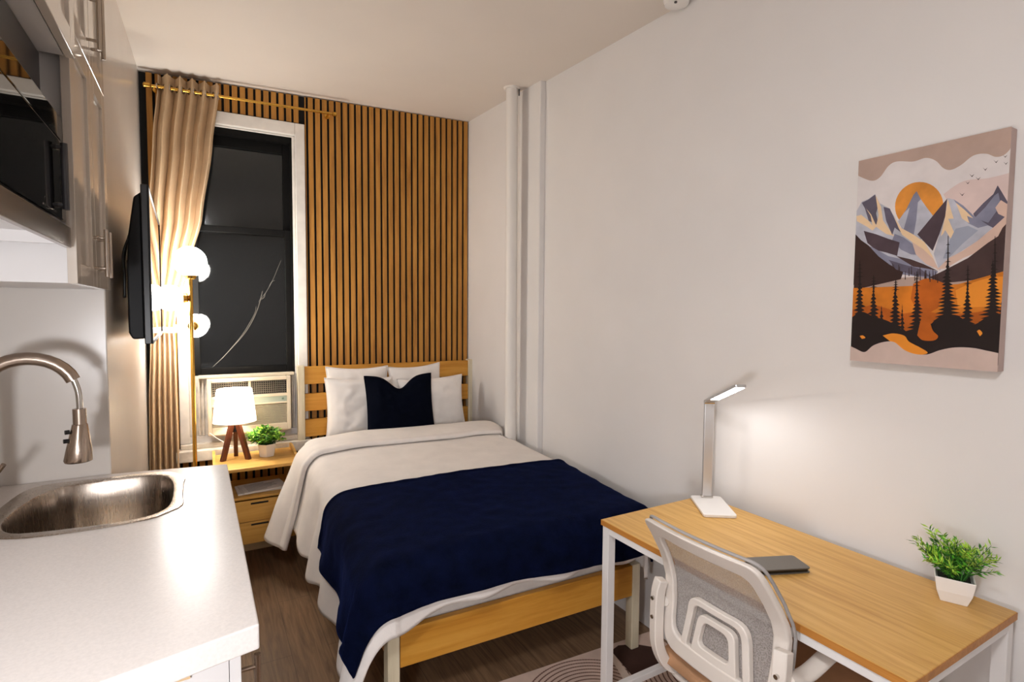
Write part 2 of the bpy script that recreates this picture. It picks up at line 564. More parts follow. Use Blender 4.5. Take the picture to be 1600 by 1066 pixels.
def sash(nm, z0, z1, o, st, rail_top, rail_bot):
    bm = NB()
    a, b_ = WX0 + 0.018, WX1 - 0.018
    wbox(bm, a, a + st, z0, z1, o - 0.035, o)
    wbox(bm, b_ - st, b_, z0, z1, o - 0.035, o)
    wbox(bm, a + st, b_ - st, z1 - rail_top, z1, o - 0.035, o)
    wbox(bm, a + st, b_ - st, z0, z0 + rail_bot, o - 0.035, o)
    s = obj(nm, bm, M['black_paint'], win, bevel=0.003)
    bm = NB(); wbox(bm, a + st, b_ - st, z0 + rail_bot, z1 - rail_top, o - 0.022, o - 0.017)
    obj('pane', bm, M['glass'], s)
    return s
sash('upper_sash', 1.955, WZ1 - 0.012, -0.055, 0.050, 0.10, 0.035)
low = sash('lower_sash', 1.075, 1.995, -0.012, 0.048, 0.040, 0.045)
bm = NB()
# black stop strips on both jambs
wbox(bm, WX0 + 0.012, WX0 + 0.03, 1.0755, WZ1 - 0.012, -0.05, -0.003)
wbox(bm, WX1 - 0.03, WX1 - 0.012, 1.0755, WZ1 - 0.012, -0.05, -0.003)
wbox(bm, WX0 + 0.018, WX1 - 0.018, WZ1 - 0.05, WZ1 - 0.010, -0.05, -0.003)
obj('stop_bead', bm, M['black_paint'], win)
# long curved crack across the lower pane
random.seed(4)
bm = NB()
def crack(pts, r):
    q = []
    for (x_, z_) in pts:
        q.append((x_, yb(x_, -0.0275), z_))
    tube(bm, catmull(q, 6), r, 5)
crack([(0.045, 1.12), (0.13, 1.21), (0.235, 1.34), (0.30, 1.47), (0.335, 1.60)], 0.0010)
crack([(0.10, 1.175), (0.21, 1.315), (0.285, 1.45), (0.295, 1.50)], 0.0008)
crack([(0.31, 1.53), (0.36, 1.60), (0.40, 1.68), (0.447, 1.80)], 0.0008)
crack([(0.325, 1.545), (0.345, 1.56), (0.35, 1.585)], 0.001)
crack([(0.375, 1.63), (0.39, 1.66), (0.41, 1.67)], 0.001)
obj('crack', bm, mat_plain('pale_glass_crack', (132, 125, 116), 0.5), low)

bm = NB()
wbox(bm, TX0 - 0.02, TX1 + 0.008, 0.565, 0.632, 0.0, 0.095)
wbox(bm, TX0, TX1, 0.632, 0.662, 0.0, 0.050)
wbox(bm, TX0 + 0.03, TX1 - 0.03, 0.655, 0.6995, -0.10, -0.0005)
struct('trim_1', bm, M['old_paint'], 'worn white window sill under the air conditioner', bevel=0.005)

# ---------------------------------------------------------------- air conditioner in the window
ac = thing('window_air_conditioner', 'cream window air conditioner under the raised black sash', 'air conditioner', (0.25, yb(0.25), 0.70))
AX0, AX1, AZ0, AZ1 = 0.012, 0.478, 0.715, 1.058
bm = NB(); wbox(bm, AX0 + 0.01, AX1 - 0.01, 0.701, AZ1 - 0.01, -0.12, 0.055)
obj('housing', bm, M['ac'], ac, bevel=0.006)
bm = NB()
O0, O1 = 0.055, 0.10
wbox(bm, AX0, AX0 + 0.022, AZ0, AZ1, O0, O1)
wbox(bm, AX1 - 0.022, AX1, AZ0, AZ1, O0, O1)
wbox(bm, AX0 + 0.022, AX1 - 0.022, AZ1 - 0.022, AZ1, O0, O1)
wbox(bm, AX0 + 0.022, AX1 - 0.022, AZ0, AZ0 + 0.045, O0, O1)
wbox(bm, AX0 + 0.022, AX1 - 0.022, 0.932, 0.950, O0, O1 - 0.002)
wbox(bm, AX0 + 0.022, AX1 - 0.022, 0.885, 0.897, O0, O1 - 0.002)
wbox(bm, 0.236, 0.250, 0.95, AZ1 - 0.022, O0, O1 - 0.003)
obj('front_frame', bm, M['ac'], ac, bevel=0.003)
bm = NB(); wbox(bm, AX0 + 0.02, AX1 - 0.02, AZ0 + 0.04, AZ1 - 0.02, 0.056, 0.070)
obj('grille_back', bm, M['ac_dark'], ac)
bm = NB()
for k in range(15):
    z = AZ0 + 0.050 + k * 0.0085
    if z < 0.884:
        wbox(bm, AX0 + 0.022, AX1 - 0.022, z, z + 0.0034, 0.070, 0.094)
obj('louvers', bm, M['ac'], ac)
bm = NB()
for k in range(34):
    x = AX0 + 0.026 + k * 0.0122
    wbox(bm, x, x + 0.0022, 0.955, AZ1 - 0.026, 0.070, 0.090)
for k in range(6):
    z = 0.962 + k * 0.013
    wbox(bm, AX0 + 0.024, AX1 - 0.024, z, z + 0.002, 0.072, 0.088)
obj('vent_vanes', bm, mat_plain('vane_grey', (120, 112, 100), 0.5), ac)
bm = NB(); wbox(bm, AX0 + 0.023, AX1 - 0.023, 0.897, 0.932, 0.07, 0.094)
st = obj('control_strip', bm, M['ac_strip'], ac)
bm = NB(); wbox(bm, 0.425, 0.437, 0.909, 0.921, 0.094, 0.0955)
obj('indicator_button', bm, mat_plain('button_green', (110, 132, 118), 0.4), st)
for nm, x0, x1 in (('side_panel', WX0 + 0.022, AX0 + 0.008), ('side_panel', AX1 - 0.008, WX1 - 0.02)):
    bm = NB()
    wbox(bm, x0, x1, 0.701, 1.070, -0.04, -0.01)
    n = 4
    for k in range(n):
        xx = x0 + (x1 - x0) * (k + 0.5) / n
        wbox(bm, xx - 0.004, xx + 0.004, 0.705, 1.07, -0.01, 0.008)
    obj(nm, bm, M['old_paint'], ac)
bm = NB(); wbox(bm, AX0 - 0.045, AX1 + 0.03, 1.056, 1.074, -0.03, 0.030)
obj('top_rail', bm, M['ac'], ac, bevel=0.003)

# ---------------------------------------------------------------- curtain and rod
rod = thing('curtain_rod', 'thin brass curtain rod above the window', 'curtain rod', (0.26, yb(0.26, 0.09), 2.745))
RZ0, RZ1 = 2.735, 2.752
def rodp(x, dz=0.0, off=0.09):
    return Vector((x, yb(x, off), RZ0 + (RZ1 - RZ0) * (x + 0.238) / 1.01 + dz))
bm = NB(); tube(bm, [rodp(-0.225), rodp(0.27), rodp(0.755)], 0.0085, 12)
obj('pole', bm, M['brass'], rod, smooth=50)
for x0, x1 in ((-0.225, -0.265), (0.755, 0.783)):
    bm = NB(); p0, p1 = rodp(x0), rodp(x1)
    tube(bm, [p0, p0.lerp(p1, .15), p0.lerp(p1, .5), p0.lerp(p1, .85), p1], [0.009, 0.015, 0.013, 0.015, 0.008], 12)
    obj('finial', bm, M['brass'], rod, smooth=40)
for x0 in (-0.205, 0.735):
    bm = NB(); tube(bm, [rodp(x0), rodp(x0, 0, 0.024)], 0.006, 8); tube(bm, [rodp(x0, 0, 0.030), rodp(x0, 0, 0.022)], 0.018, 14)
    obj('bracket', bm, M['brass'], rod, smooth=40)

curt = thing('curtain', 'beige grommet curtain gathered with a tieback left of the window', 'curtain', (-0.15, yb(-0.15, 0.09), 0.02))
def cedge(z):
    L = [(0.02, -0.287, -0.128), (0.55, -0.286, -0.138), (0.95, -0.278, -0.140), (1.25, -0.264, -0.142), (1.36, -0.258, -0.146), (1.50, -0.264, -0.125), (1.75, -0.262, -0.058), (2.02, -0.252, 0.010), (2.45, -0.225, 0.070), (2.785, -0.190, 0.112)]
    for (z0, a0, b0), (z1, a1, b1) in zip(L, L[1:]):
        if z <= z1:
            t = (z - z0) / (z1 - z0)
            t = t * t * (3 - 2 * t) * 0.5 + t * 0.5
            return a0 + (a1 - a0) * t, b0 + (b1 - b0) * t
    return L[-1][1], L[-1][2]
def cfn(u, v):
    z = 0.02 + 2.785 * v
    a, b_ = cedge(z)
    K = 5.0
    ph = 2 * PI * K * u
    amp = 0.040 if z > 1.9 else 0.040 - 0.020 * smoothstep(1.9, 1.36, z) if z > 1.36 else 0.020 + 0.006 * smoothstep(1.36, 0.6, z)
    wob = noise.noise(Vector((u * 6, z * 1.1, 3.1)))
    sn = math.sin(ph)
    y = yb(-0.1, 0.085) + amp * (0.65 * sn + 0.35 * math.copysign(abs(sn) ** 0.5, sn)) + 0.006 * wob
    # pleats overlap slightly near the tie
    x = a + (b_ - a) * (u + 0.030 * math.sin(2 * ph) * (0.6 + 0.6 * wob) + 0.02 * wob)
    return (max(x, XL + 0.006), min(y, yb(x, 0.028)), z)
bm = NB(); grid(bm, 150, 70, cfn)
obj('cloth', bm, M['curtain'], curt, smooth=180, solid=0.003)
for k in range(11):
    u = (k * 0.5) / 5.0
    if u > 1: break
    x, y, z = cfn(u, 0.982)
    q = rodp(x)
    bm = NB()
    X = Matrix.Translation((x, q.y, q.z)) @ Matrix.Rotation((0.5 if k % 2 else -0.5), 4, 'Z') @ Matrix.Rotation(PI / 2, 4, 'Y')
    lathe(bm, [(0.016 + 0.005 * math.cos(a * PI / 3), 0.003 * math.sin(a * PI / 3)) for a in range(6)], seg=16, X=X, closed=True)
    obj('grommet', bm, M['chrome'], curt, smooth=60)
bm = NB()
pts = [( -0.285, yb(-.28, 0.045), 1.40), (-0.265, yb(-.26, 0.125), 1.385), (-0.20, yb(-.2, 0.140), 1.362), (-0.145, yb(-.14, 0.120), 1.358), (-0.128, yb(-.13, 0.09), 1.362), (-0.15, yb(-.15, 0.045), 1.375), (-0.22, yb(-.2, 0.035), 1.39)]
tube(bm, catmull(pts, 5), 0.012, 8, flat=(1.5, 0.45))
obj('tieback', bm, M['tie'], curt, smooth=60)

# ---------------------------------------------------------------- globe floor lamp
PX, PY = -0.056, 3.47
fl = thing('globe_floor_lamp', 'brass floor lamp with three lit round white globes', 'lamp', (PX, PY, 0))
bm = NB(); lathe(bm, [(0, 0), (0.125, 0), (0.13, 0.006), (0.125, 0.018), (0.03, 0.024), (0.012, 0.04), (0, 0.04)], (PX, PY, 0), 40)
obj('base', bm, M['brass'], fl, smooth=40)
bm = NB(); tube(bm, [(PX, PY, 0.03), (PX, PY, 0.9), (PX, PY, 1.668)], 0.0105, 14)
obj('pole', bm, M['brass'], fl, smooth=40)
def globe(c, r, frm):
    c = Vector(c); frm = Vector(frm)
    d = (c - frm).normalized()
    if (c - frm).length > r + 0.02:
        bm = NB(); tube(bm, [frm, c - d * (r + 0.004)], 0.006, 10)
        obj('arm', bm, M['brass'], fl, smooth=40)
    bm = NB()
    tube(bm, [c - d * (r + 0.018), c - d * (r + 0.012), c - d * (r - 0.006)], [0.012, 0.026, 0.032], 20)
    obj('cup', bm, M['brass'], fl, smooth=40)
    bm = NB(); sphere(bm, c, r)
    obj('globe', bm, M['globe'], fl, smooth=180)
globe((PX, PY, 1.742), 0.082, (PX, PY, 1.66))
globe((PX - 0.098, PY + 0.01, 1.540), 0.070, (PX, PY, 1.540))
globe((PX + 0.016, PY + 0.105, 1.385), 0.066, (PX, PY, 1.385))

# ---------------------------------------------------------------- riser pipe and detector
pp = thing('riser_pipe', 'white painted vertical riser pipe running floor to ceiling near the corner', 'pipe', (1.676, 2.93, 0))
zt = zc(1.67, 2.93)
bm = NB(); tube(bm, [(1.676, 2.93, 0.0), (1.674, 2.93, 0.9), (1.669, 2.93, zt - 0.001)], 0.036, 24)
obj('pipe', bm, M['pipe'], pp, smooth=40)
bm = NB(); tube(bm, [(1.669, 2.93, zt - 0.001), (1.669, 2.93, zt - 0.012)], [0.052, 0.048], 28)
obj('escutcheon', bm, M['trim'], pp, smooth=40)
bm = NB(); tube(bm, [(1.702, 2.90, zt - 0.012), (1.702, 2.90, zt - 0.05)], 0.004, 8)
obj('bracket_tab', bm, M['dark_gray'], pp)

sd = thing('smoke_detector', 'small white round detector where the right wall meets the ceiling', 'detector', (1.715, 1.655, 2.75))
zt = zc(1.70, 1.655)
bm = NB(); lathe(bm, [(0, 0.0), (0.050, 0.0), (0.055, -0.012), (0.048, -0.028), (0.02, -0.034), (0, -0.034)], (1.722, 1.655, zt + 0.002), 32)
obj('body', bm, M['white_gloss'], sd, smooth=40)
bm = NB(); lathe(bm, [(0, 0), (0.006, 0), (0.006, -0.004), (0, -0.004)], (1.700, 1.64, zt - 0.030), 12)
obj('sensor_window', bm, M['dark_gray'], sd)

# ---------------------------------------------------------------- unseen ceiling light added behind the camera to brighten the room
clx, cly = -0.38, -0.15
cl = thing('added_ceiling_light', 'unseen round white flush ceiling lamp added above the camera', 'lamp', (clx, cly, zc(clx, cly)))
bm = NB(); lathe(bm, [(0, 0), (0.19, 0), (0.19, -0.03), (0.178, -0.03), (0.178, -0.012), (0, -0.012)], (clx, cly, zc(clx, cly) + 0.004), 40)
obj('rim', bm, M['white_metal'], cl, smooth=40)
bm = NB(); lathe(bm, [(0.177, -0.02), (0.165, -0.045), (0.12, -0.065), (0.06, -0.074), (0, -0.076)], (clx, cly, zc(clx, cly)), 40)
obj('diffuser', bm, M['added_ceil_lamp'], cl, smooth=180)
# unseen lamp added to suit the tap's shadow, on a stand behind and to the left of the camera, its shade turned towards the kitchen
hx, hy, hz = -0.45, 0.02, 1.20
dr_ = thing('added_reading_lamp', 'unseen black reading lamp on a stand, added left of the camera, shade turned to the worktop', 'lamp', (hx, hy, 0))
bm = NB(); lathe(bm, [(0, 0), (0.12, 0), (0.12, 0.015), (0.012, 0.022), (0, 0.022)], (hx, hy - 0.12, 0.0005), 36)
obj('base', bm, M['black_plastic'], dr_, smooth=40)
bm = NB(); tube(bm, [(hx, hy - 0.12, 0.02), (hx, hy - 0.12, hz - 0.02), (hx, hy - 0.10, hz)], 0.010, 12)
obj('pole', bm, M['black_plastic'], dr_, smooth=40)
XH = Matrix.Translation((hx, hy, hz)) @ Vector((0.30, 1.0, -0.02)).to_track_quat('Z', 'Y').to_matrix().to_4x4()
bm = NB(); lathe(bm, [(0, -0.10), (0.035, -0.10), (0.045, -0.06), (0.100, 0.015), (0.096, 0.015), (0.040, -0.06), (0, -0.07)], (0, 0, 0), 36, X=XH)
obj('lamp_shade', bm, M['black_plastic'], dr_, smooth=40)
bm = NB(); lathe(bm, [(0.090, 0.004), (0.05, 0.008), (0, 0.010)], (0, 0, 0), 36, X=XH)
obj('bulb_lens', bm, mat_emit('lit_lamp_lens', (250, 250, 255), L_SPOT), dr_, smooth=60)

# ---------------------------------------------------------------- bed
BA = 0.03
bed = thing('bed', 'honey pine bed frame with pale posts and slatted headboard against the slat wall', 'bed', (1.143, 3.700, 0), -BA)
BW = wmat(bed)
def bobj(name, bm, m, parent=None, **k):
    return obj(name, bm, m, parent or bed, space='local', **k)
HB = 0.600
for sx in (-1, 1):
    bm = NB(); box(bm, (sx * HB - 0.022, -0.035, 0), (sx * HB + 0.022, 0.022, 1.118))
    bobj('post', bm, M['bed_post'], bevel=0.004)
for z0, z1 in ((0.995, 1.110), (0.818, 0.932), (0.648, 0.762), (0.478, 0.592)):
    bm = NB(); box(bm, (-HB + 0.022, -0.022, z0), (HB - 0.022, 0.010, z1))
    bobj('headboard_rail', bm, M['bed_wood'], bevel=0.003)
FX0, FX1, FY = -0.545, 0.530, -1.965
for fx in (FX0, FX1):
    bm = NB(); box(bm, (fx - 0.022, FY - 0.014 - 0.012 * (fx < 0), 0 if fx < 0 else 0.0062), (fx + 0.020, FY + 0.03, 0.386))
    bobj('leg', bm, M['bed_post'], bevel=0.004)
bm = NB(); box(bm, (FX0 + 0.024, FY - 0.014, 0.250), (FX1 - 0.024, FY + 0.014, 0.385))
bobj('foot_rail', bm, M['bed_wood'], bevel=0.003)
for fx in (FX0 + 0.01, FX1 - 0.038):
    bm = NB(); box(bm, (fx - 0.013, FY + 0.03, 0.250), (fx + 0.013, -0.036, 0.385))
    bobj('side_rail', bm, M['bed_wood'], bevel=0.003)
bm = NB()
for k in range(12):
    y = FY + 0.10 + k * 0.155
    box(bm, (FX0 + 0.024, y, 0.335), (FX1 - 0.052, y + 0.07, 0.352))
bobj('slat_base', bm, M['raw_wood'])

mt = thing('mattress', 'white mattress on the bed frame, mostly hidden under the duvet', 'mattress', (1.143, 3.700, 0.354), -BA)
bm = NB(); prism(bm, [(p[0] - 0.024, p[1] - 1.00) for p in rrect(0.985, 1.88, 0.06)], 0.0, 0.262)
obj('mattress_body', bm, M['mattress'], mt, space='local', bevel=0.03, seg=4, smooth=60)

# surface that the duvet, its turned-back edge and the throw follow: (s across, t towards the foot)
SL, SR, TF = -0.560, 0.520, 1.985
def side_drop(e, R):
    q = R * PI / 2
    if e <= 0:
        return e, 0.0
    if e < q:
        return R * math.sin(e / R), R * (1 - math.cos(e / R))
    return R, R + (e - q)
def drape(s, t, flare=1.0):
    es = SL - s if s < SL else (s - SR if s > SR else 0.0)
    sgn = -1 if s < SL else 1
    et = max(0.0, t - TF)
    cx, ct = min(max(s, SL), SR), min(t, TF)
    zt = 0.705 - 0.030 * smoothstep(0.3, 1.2, ct) - 0.035 * smoothstep(1.1, 1.95, ct)
    zt += 0.014 * (1 - abs(cx / 0.56) ** 3) + 0.006 * noise.noise(Vector((cx * 3, ct * 2.4, 7.7)))
    e = (es ** 2.6 + et ** 2.6) ** (1 / 2.6)
    if e <= 0:
        return Vector((cx, -ct, zt))
    th = math.atan2(et, es)
    R = 0.085 if sgn < 0 else 0.05
    if es == 0:
        R = 0.075
    o, d = side_drop(e, R)
    ramp = smoothstep(0.02, 0.40, e)
    if sgn < 0 or es == 0:
        fl = 0.20 * math.cos(th) ** 2 + 0.02 * math.sin(th) ** 2 + 0.02 * math.sin(2 * th) ** 2
        if es > 0 and et == 0:
            fl += 0.16 * smoothstep(1.05, 0.35, ct)
            fl -= 0.07 * smoothstep(1.1, 1.7, ct)
        o += fl * flare * max(0, e - 0.08)
        ph = ct * 19 + cx * 17 + 2.2 * noise.noise(Vector((ct * 1.7, cx * 1.5, 1.2)))
        o += ramp * (0.020 * math.sin(ph) + 0.020 * noise.noise(Vector((ct * 4.1, cx * 4, 2.2 + e))))
        if et == 0:
            d -= 0.02 * ramp
    else:
        o = min(o, 0.05 + 0.006 * math.sin(ct * 14)) if et == 0 else o
    p = Vector((cx + sgn * o * math.cos(th), -ct - o * math.sin(th), zt - d))
    if sgn > 0 and es > 0:
        p.x = min(p.x, 0.588 + 0.028 * (ct - 1) - 0.085 * math.exp(-((ct - 0.754) / 0.10) ** 2))
    if sgn < 0 and es > 0:
        lim = -0.640 - 0.5 * smoothstep(0.455, 0.55, ct)
        p.x = max(p.x, lim)
    return p
def nrm(s, t):
    h = 0.01
    a = drape(s + h, t) - drape(s - h, t)
    b = drape(s, t + h) - drape(s, t - h)
    n = a.cross(-b)
    if n.length < 1e-9:
        return Vector((0, 0, 1))
    return n.normalized()
def surf(s, t, off):
    n = (nrm(s, t) + nrm(s + 0.02, t) + nrm(s - 0.02, t) + nrm(s, t + 0.02) + nrm(s, t - 0.02)).normalized()
    return drape(s, t) + n * off

duvet = thing('duvet', 'white duvet spread over the bed with a turned-back top edge', 'duvet', (1.143, 3.700, 0.60), -BA)
def dobj(nm, bm, m, par, **k):
    me_off = Matrix.Translation((0, 0, -0.60))
    bmesh.ops.transform(bm, matrix=me_off, verts=bm.verts[:])
    return obj(nm, bm, m, par, space='local', **k)
def hemL(t):
    return 0.445 + 0.02 * noise.noise(Vector((t * 5, 1, 0))) + 0.012 * math.sin(t * 17)
def hemF(s):
    return 0.222 + 0.010 * noise.noise(Vector((s * 6, 4, 0))) + 0.008 * math.sin(s * 21)
def dfn(u, v):
    t0 = 0.62
    tt = t0 + (TF + 1.0 - t0) * v
    hl = hemL(min(tt, TF))
    s0, s1 = SL - hl, SR + 0.30
    s = s0 + (s1 - s0) * u
    t = t0 + (TF + hemF(min(max(s, SL), SR)) + 0.03 * smoothstep(-0.3, -0.56, s) - t0) * v
    return drape(s, t)
bm = NB(); grid(bm, 120, 130, dfn)
dobj('cover', bm, M['duvet'], duvet, smooth=180, solid=0.016, solid_off=-1)
# turned-back band near the pillows, with a soft rolled front edge
def bfn(u, v):
    hl = 0.56
    s = (SL - hl) + (SR + 0.30 - SL + hl) * u
    ta = 0.415 + 0.010 * math.sin(s * 5)
    tb = 0.700 + 0.008 * math.sin(s * 7 + 1)
    if v < 0.86:
        t = ta + (tb - ta) * (v / 0.86)
        q = v / 0.86
        off = 0.012 + 0.026 * math.sin(PI * min(1, q * 0.97 + 0.03)) ** 0.5
        if q > 0.9:
            off = 0.012 + 0.026 * math.sin(PI * 0.903) ** 0.5 + 0.004
    else:
        a = (v - 0.86) / 0.14 * PI
        t = tb + 0.016 * math.sin(a)
        off = 0.016 + 0.014 * math.cos(a)
    off += 0.006 * noise.noise(Vector((s * 5, t * 7, 0.4)))
    p = surf(s, t, off)
    p.x = max(p.x, -0.634 - 0.5 * smoothstep(0.462, 0.56, t))
    p.x = min(p.x, 0.588 + 0.028 * (t - 1) - 0.085 * math.exp(-((t - 0.754) / 0.10) ** 2))
    return p
bm = NB(); grid(bm, 110, 44, bfn)
dobj('turned_edge', bm, M['duvet'], duvet, smooth=180, solid=0.006, solid_off=-1)

throw = thing('throw_blanket', 'navy blue fleece throw draped over the foot of the bed', 'blanket', (1.143, 3.700, 0.60), -BA)
def tfn(u, v):
    tr = 1.335 + 0.03 * (u - 0.5)
    hl = 0.285 + 0.045 * v
    s0, s1 = SL - hl, SR + 0.20
    s = s0 + (s1 - s0) * u
    hf = 0.196 + 0.012 * math.sin(s * 4)
    t = tr + (TF + hf - tr) * v
    off = 0.016 + 0.003 * noise.noise(Vector((s * 18, t * 18, 5)))
    if v > 0.985 or u < 0.012 or v < 0.012:
        off += 0.004
    return surf(s, t, off)
bm = NB(); grid(bm, 130, 100, tfn)
dobj('fleece', bm, M['navy'], throw, smooth=180, solid=0.010, solid_off=-1)

# pillows
WRK = 0.22
def pillow(name, label, cat, mt, c, wd, ht, th, lean, yaw=0.0, roll=0.0, chop=0.0, group=None, ear=0.085, seed=0, sag=0.0):
    t = thing(name, label, cat, c, -BA + yaw, group)
    R = Matrix.Rotation(-lean, 4, 'X') @ Matrix.Rotation(roll, 4, 'Y')
    def half(sign):
        def fn(u, v):
            a, b = 2 * u - 1, 2 * v - 1
            a = math.copysign(abs(a) ** 0.85, a); b = math.copysign(abs(b) ** 0.85, b)
            x = wd / 2 * a * (1 - ear * (1 - b * b))
            z = ht / 2 * b * (1 - ear * (1 - a * a))
            k = max(0, (1 - abs(a) ** 2.6) * (1 - abs(b) ** 2.6)) ** 0.52
            if chop and b > -0.6:
                z -= chop * math.exp(-(a / 0.36) ** 2) * ((b + 0.6) / 1.6) ** 2
            z -= sag * (1 - a * a) * (b > 0) * b
            nz = noise.noise(Vector((a * 2.2 + seed, b * 2.2, seed * 3.1))) + 0.5 * noise.noise(Vector((a * 5 + seed, b * 5, seed)))
            y = -sign * th / 2 * k * (1 + WRK * nz)
            return R @ Vector((x, y, z + ht / 2))
        return fn
    bm = NB()
    grid(bm, 44, 40, half(1)); grid(bm, 44, 40, half(-1))
    bmesh.ops.remove_doubles(bm, verts=bm.verts[:], dist=0.0008)
    obj('cover', bm, mt, t, space='local', smooth=180)
    # piped seam around the edge
    bm = NB()
    pts = []
    for k in range(120):
        q = k / 30.0
        s_, f = int(q), q - int(q)
        a, b = [(2 * f - 1, 1), (1, 1 - 2 * f), (1 - 2 * f, -1), (-1, 2 * f - 1)][s_]
        x = wd / 2 * a * (1 - ear * (1 - b * b)); z = ht / 2 * b * (1 - ear * (1 - a * a))
        if chop and b > -0.6:
            z -= chop * math.exp(-(a / 0.36) ** 2) * ((b + 0.6) / 1.6) ** 2
        z -= sag * (1 - a * a) * (b > 0) * b
        pts.append(R @ Vector((x, 0, z + ht / 2)))
    tube(bm, pts, 0.0035, 6, closed=True)
    obj('seam', bm, mt, t, space='local', smooth=180)
    return t
ZP = 0.622
pillow('pillow', 'white pillow behind the left front pillow, leaning on the headboard', 'pillow', M['pillow'], (0.884, 3.596, ZP), 0.410, 0.485, 0.085, 0.11, roll=0.02, seed=1, group='white bed pillows')
pillow('pillow', 'white pillow behind the right front pillow, its corner raised highest', 'pillow', M['pillow'], (1.312, 3.585, ZP), 0.380, 0.480, 0.085, 0.11, roll=-0.05, seed=2, group='white bed pillows')
pillow('pillow', 'creased white pillow at the front left, beside the navy cushion', 'pillow', M['pillow'], (0.864, 3.445, ZP), 0.440, 0.430, 0.12, 0.20, roll=0.03, seed=3, group='white bed pillows')
pillow('pillow', 'smooth white pillow at the front right, nearest the riser pipe', 'pillow', M['pillow'], (1.366, 3.430, ZP), 0.475, 0.410, 0.12, 0.20, roll=-0.02, seed=4, group='white bed pillows')
pillow('cushion', 'square navy blue cushion with a dented top in front of the pillows', 'cushion', M['navy_cushion'], (1.098, 3.318, ZP + 0.040), 0.445, 0.410, 0.13, 0.22, chop=0.085, seed=6, ear=0.05)

# ---------------------------------------------------------------- nightstand and things on it
NX0, NX1, NY0, NY1, NZ = 0.030, 0.478, 3.285, 3.672, 0.600
ns = thing('nightstand', 'honey wood nightstand with open shelf and two drawers beside the bed', 'nightstand', ((NX0 + NX1) / 2, (NY0 + NY1) / 2, 0))
bm = NB(); box(bm, (NX0, NY0, NZ - 0.018), (NX1, NY1, NZ))
obj('top', bm, M['ns_wood'], ns, bevel=0.002)
for x0 in (NX0, NX1 - 0.016):
    bm = NB()
    prism(bm, [(NY0 + 0.02, NZ), (NY1, NZ), (NY1, NZ + 0.028), (NY0 + 0.32, NZ + 0.028), (NY0 + 0.28, NZ + 0.026), (NY0 + 0.02, NZ + 0.003)] if x0 > 0.2 else [(NY0 + 0.2, NZ), (NY1, NZ), (NY1, NZ + 0.028), (NY0 + 0.34, NZ + 0.028), (NY0 + 0.3, NZ + 0.02)], x0, x0 + 0.016, 'x')
    obj('top_lip', bm, M['ns_wood'], ns, bevel=0.002)
bx0, bx1 = NX0 + 0.035, NX1 - 0.035
for x0 in (bx0, bx1 - 0.016):
    bm = NB(); box(bm, (x0, NY0 + 0.012, 0.165), (x0 + 0.016, NY1 - 0.004, NZ - 0.018))
    obj('side_panel', bm, M['ns_wood'], ns)
bm = NB(); box(bm, (bx0 + 0.016, NY0 + 0.02, 0.415), (bx1 - 0.016, NY1 - 0.004, 0.430))
obj('shelf', bm, M['ns_wood'], ns, bevel=0.0015)
bm = NB(); box(bm, (bx0 + 0.016, NY0 + 0.03, 0.165), (bx1 - 0.016, NY1 - 0.004, 0.180))
obj('bottom_panel', bm, M['ns_wood'], ns)
bm = NB(); box(bm, (bx0 + 0.016, NY1 - 0.012, 0.18), (bx1 - 0.016, NY1 - 0.004, 0.42))
obj('back_panel', bm, M['ns_wood'], ns)
for z0, z1 in ((0.295, 0.412), (0.168, 0.292)):
    bm = NB(); box(bm, (bx0 + 0.002, NY0 - 0.002, z0), (bx1 - 0.002, NY0 + 0.012, z1))
    d = obj('drawer', bm, M['ns_wood'], ns, bevel=0.002)
    cx = (bx0 + bx1) / 2
    bm = NB(); box(bm, (cx - 0.045, NY0 - 0.005, z1 - 0.020), (cx + 0.045, NY0 - 0.0015, z1 - 0.011))
    obj('slot_handle', bm, M['black_plastic'], d)
bm = NB(); box(bm, (bx0 + 0.01, NY1 - 0.07, 0.0), (bx1 - 0.01, NY1 - 0.01, 0.165))
obj('plinth', bm, M['ns_plinth'], ns)

tl = thing('table_lamp', 'lit white shade table lamp on three dark walnut legs on the nightstand', 'lamp', (0.150, 3.535, NZ))
apex = Vector((0.150, 3.535, 0.822))
for fx, fy in ((0.082, 3.500), (0.214, 3.480), (0.155, 3.595)):
    bm = NB()
    d = Vector((fx - apex.x, fy - apex.y, 0)).normalized()
    s_ = Vector((-d.y, d.x, 0))
    f = Vector((fx, fy, NZ)); a = apex + d * 0.016
    vs = []
    for p, h in ((f, 0.014), (a, 0.014)):
        vs.append([bm.verts.new(p + s_ * i * 0.0115 + d * j * h) for i, j in ((-1, -1), (1, -1), (1, 1), (-1, 1))])
    bm.faces.new(vs[0]); bm.faces.new(vs[1])
    for i in range(4):
        bm.faces.new((vs[0][i], vs[0][(i + 1) % 4], vs[1][(i + 1) % 4], vs[1][i]))
    for v in vs[0]:
        v.co.z = NZ + 0.0004
    obj('leg', bm, M['walnut'], tl, bevel=0.002)
bm = NB(); tube(bm, [apex + Vector((0, 0, -0.06)), apex + Vector((0, 0, 0.012))], 0.016, 16); tube(bm, [apex + Vector((0, 0, 0.012)), apex + Vector((0, 0, 0.07))], 0.012, 16)
obj('lamp_holder', bm, M['black_plastic'], tl, smooth=40)
SZ0, SZ1, SR0, SR1 = 0.822, 1.012, 0.116, 0.094
bm = NB(); lathe(bm, [(SR0, SZ0), (SR1, SZ1)], (apex.x, apex.y, 0), 56)
obj('lamp_shade', bm, M['shade'], tl, smooth=180, solid=0.0)
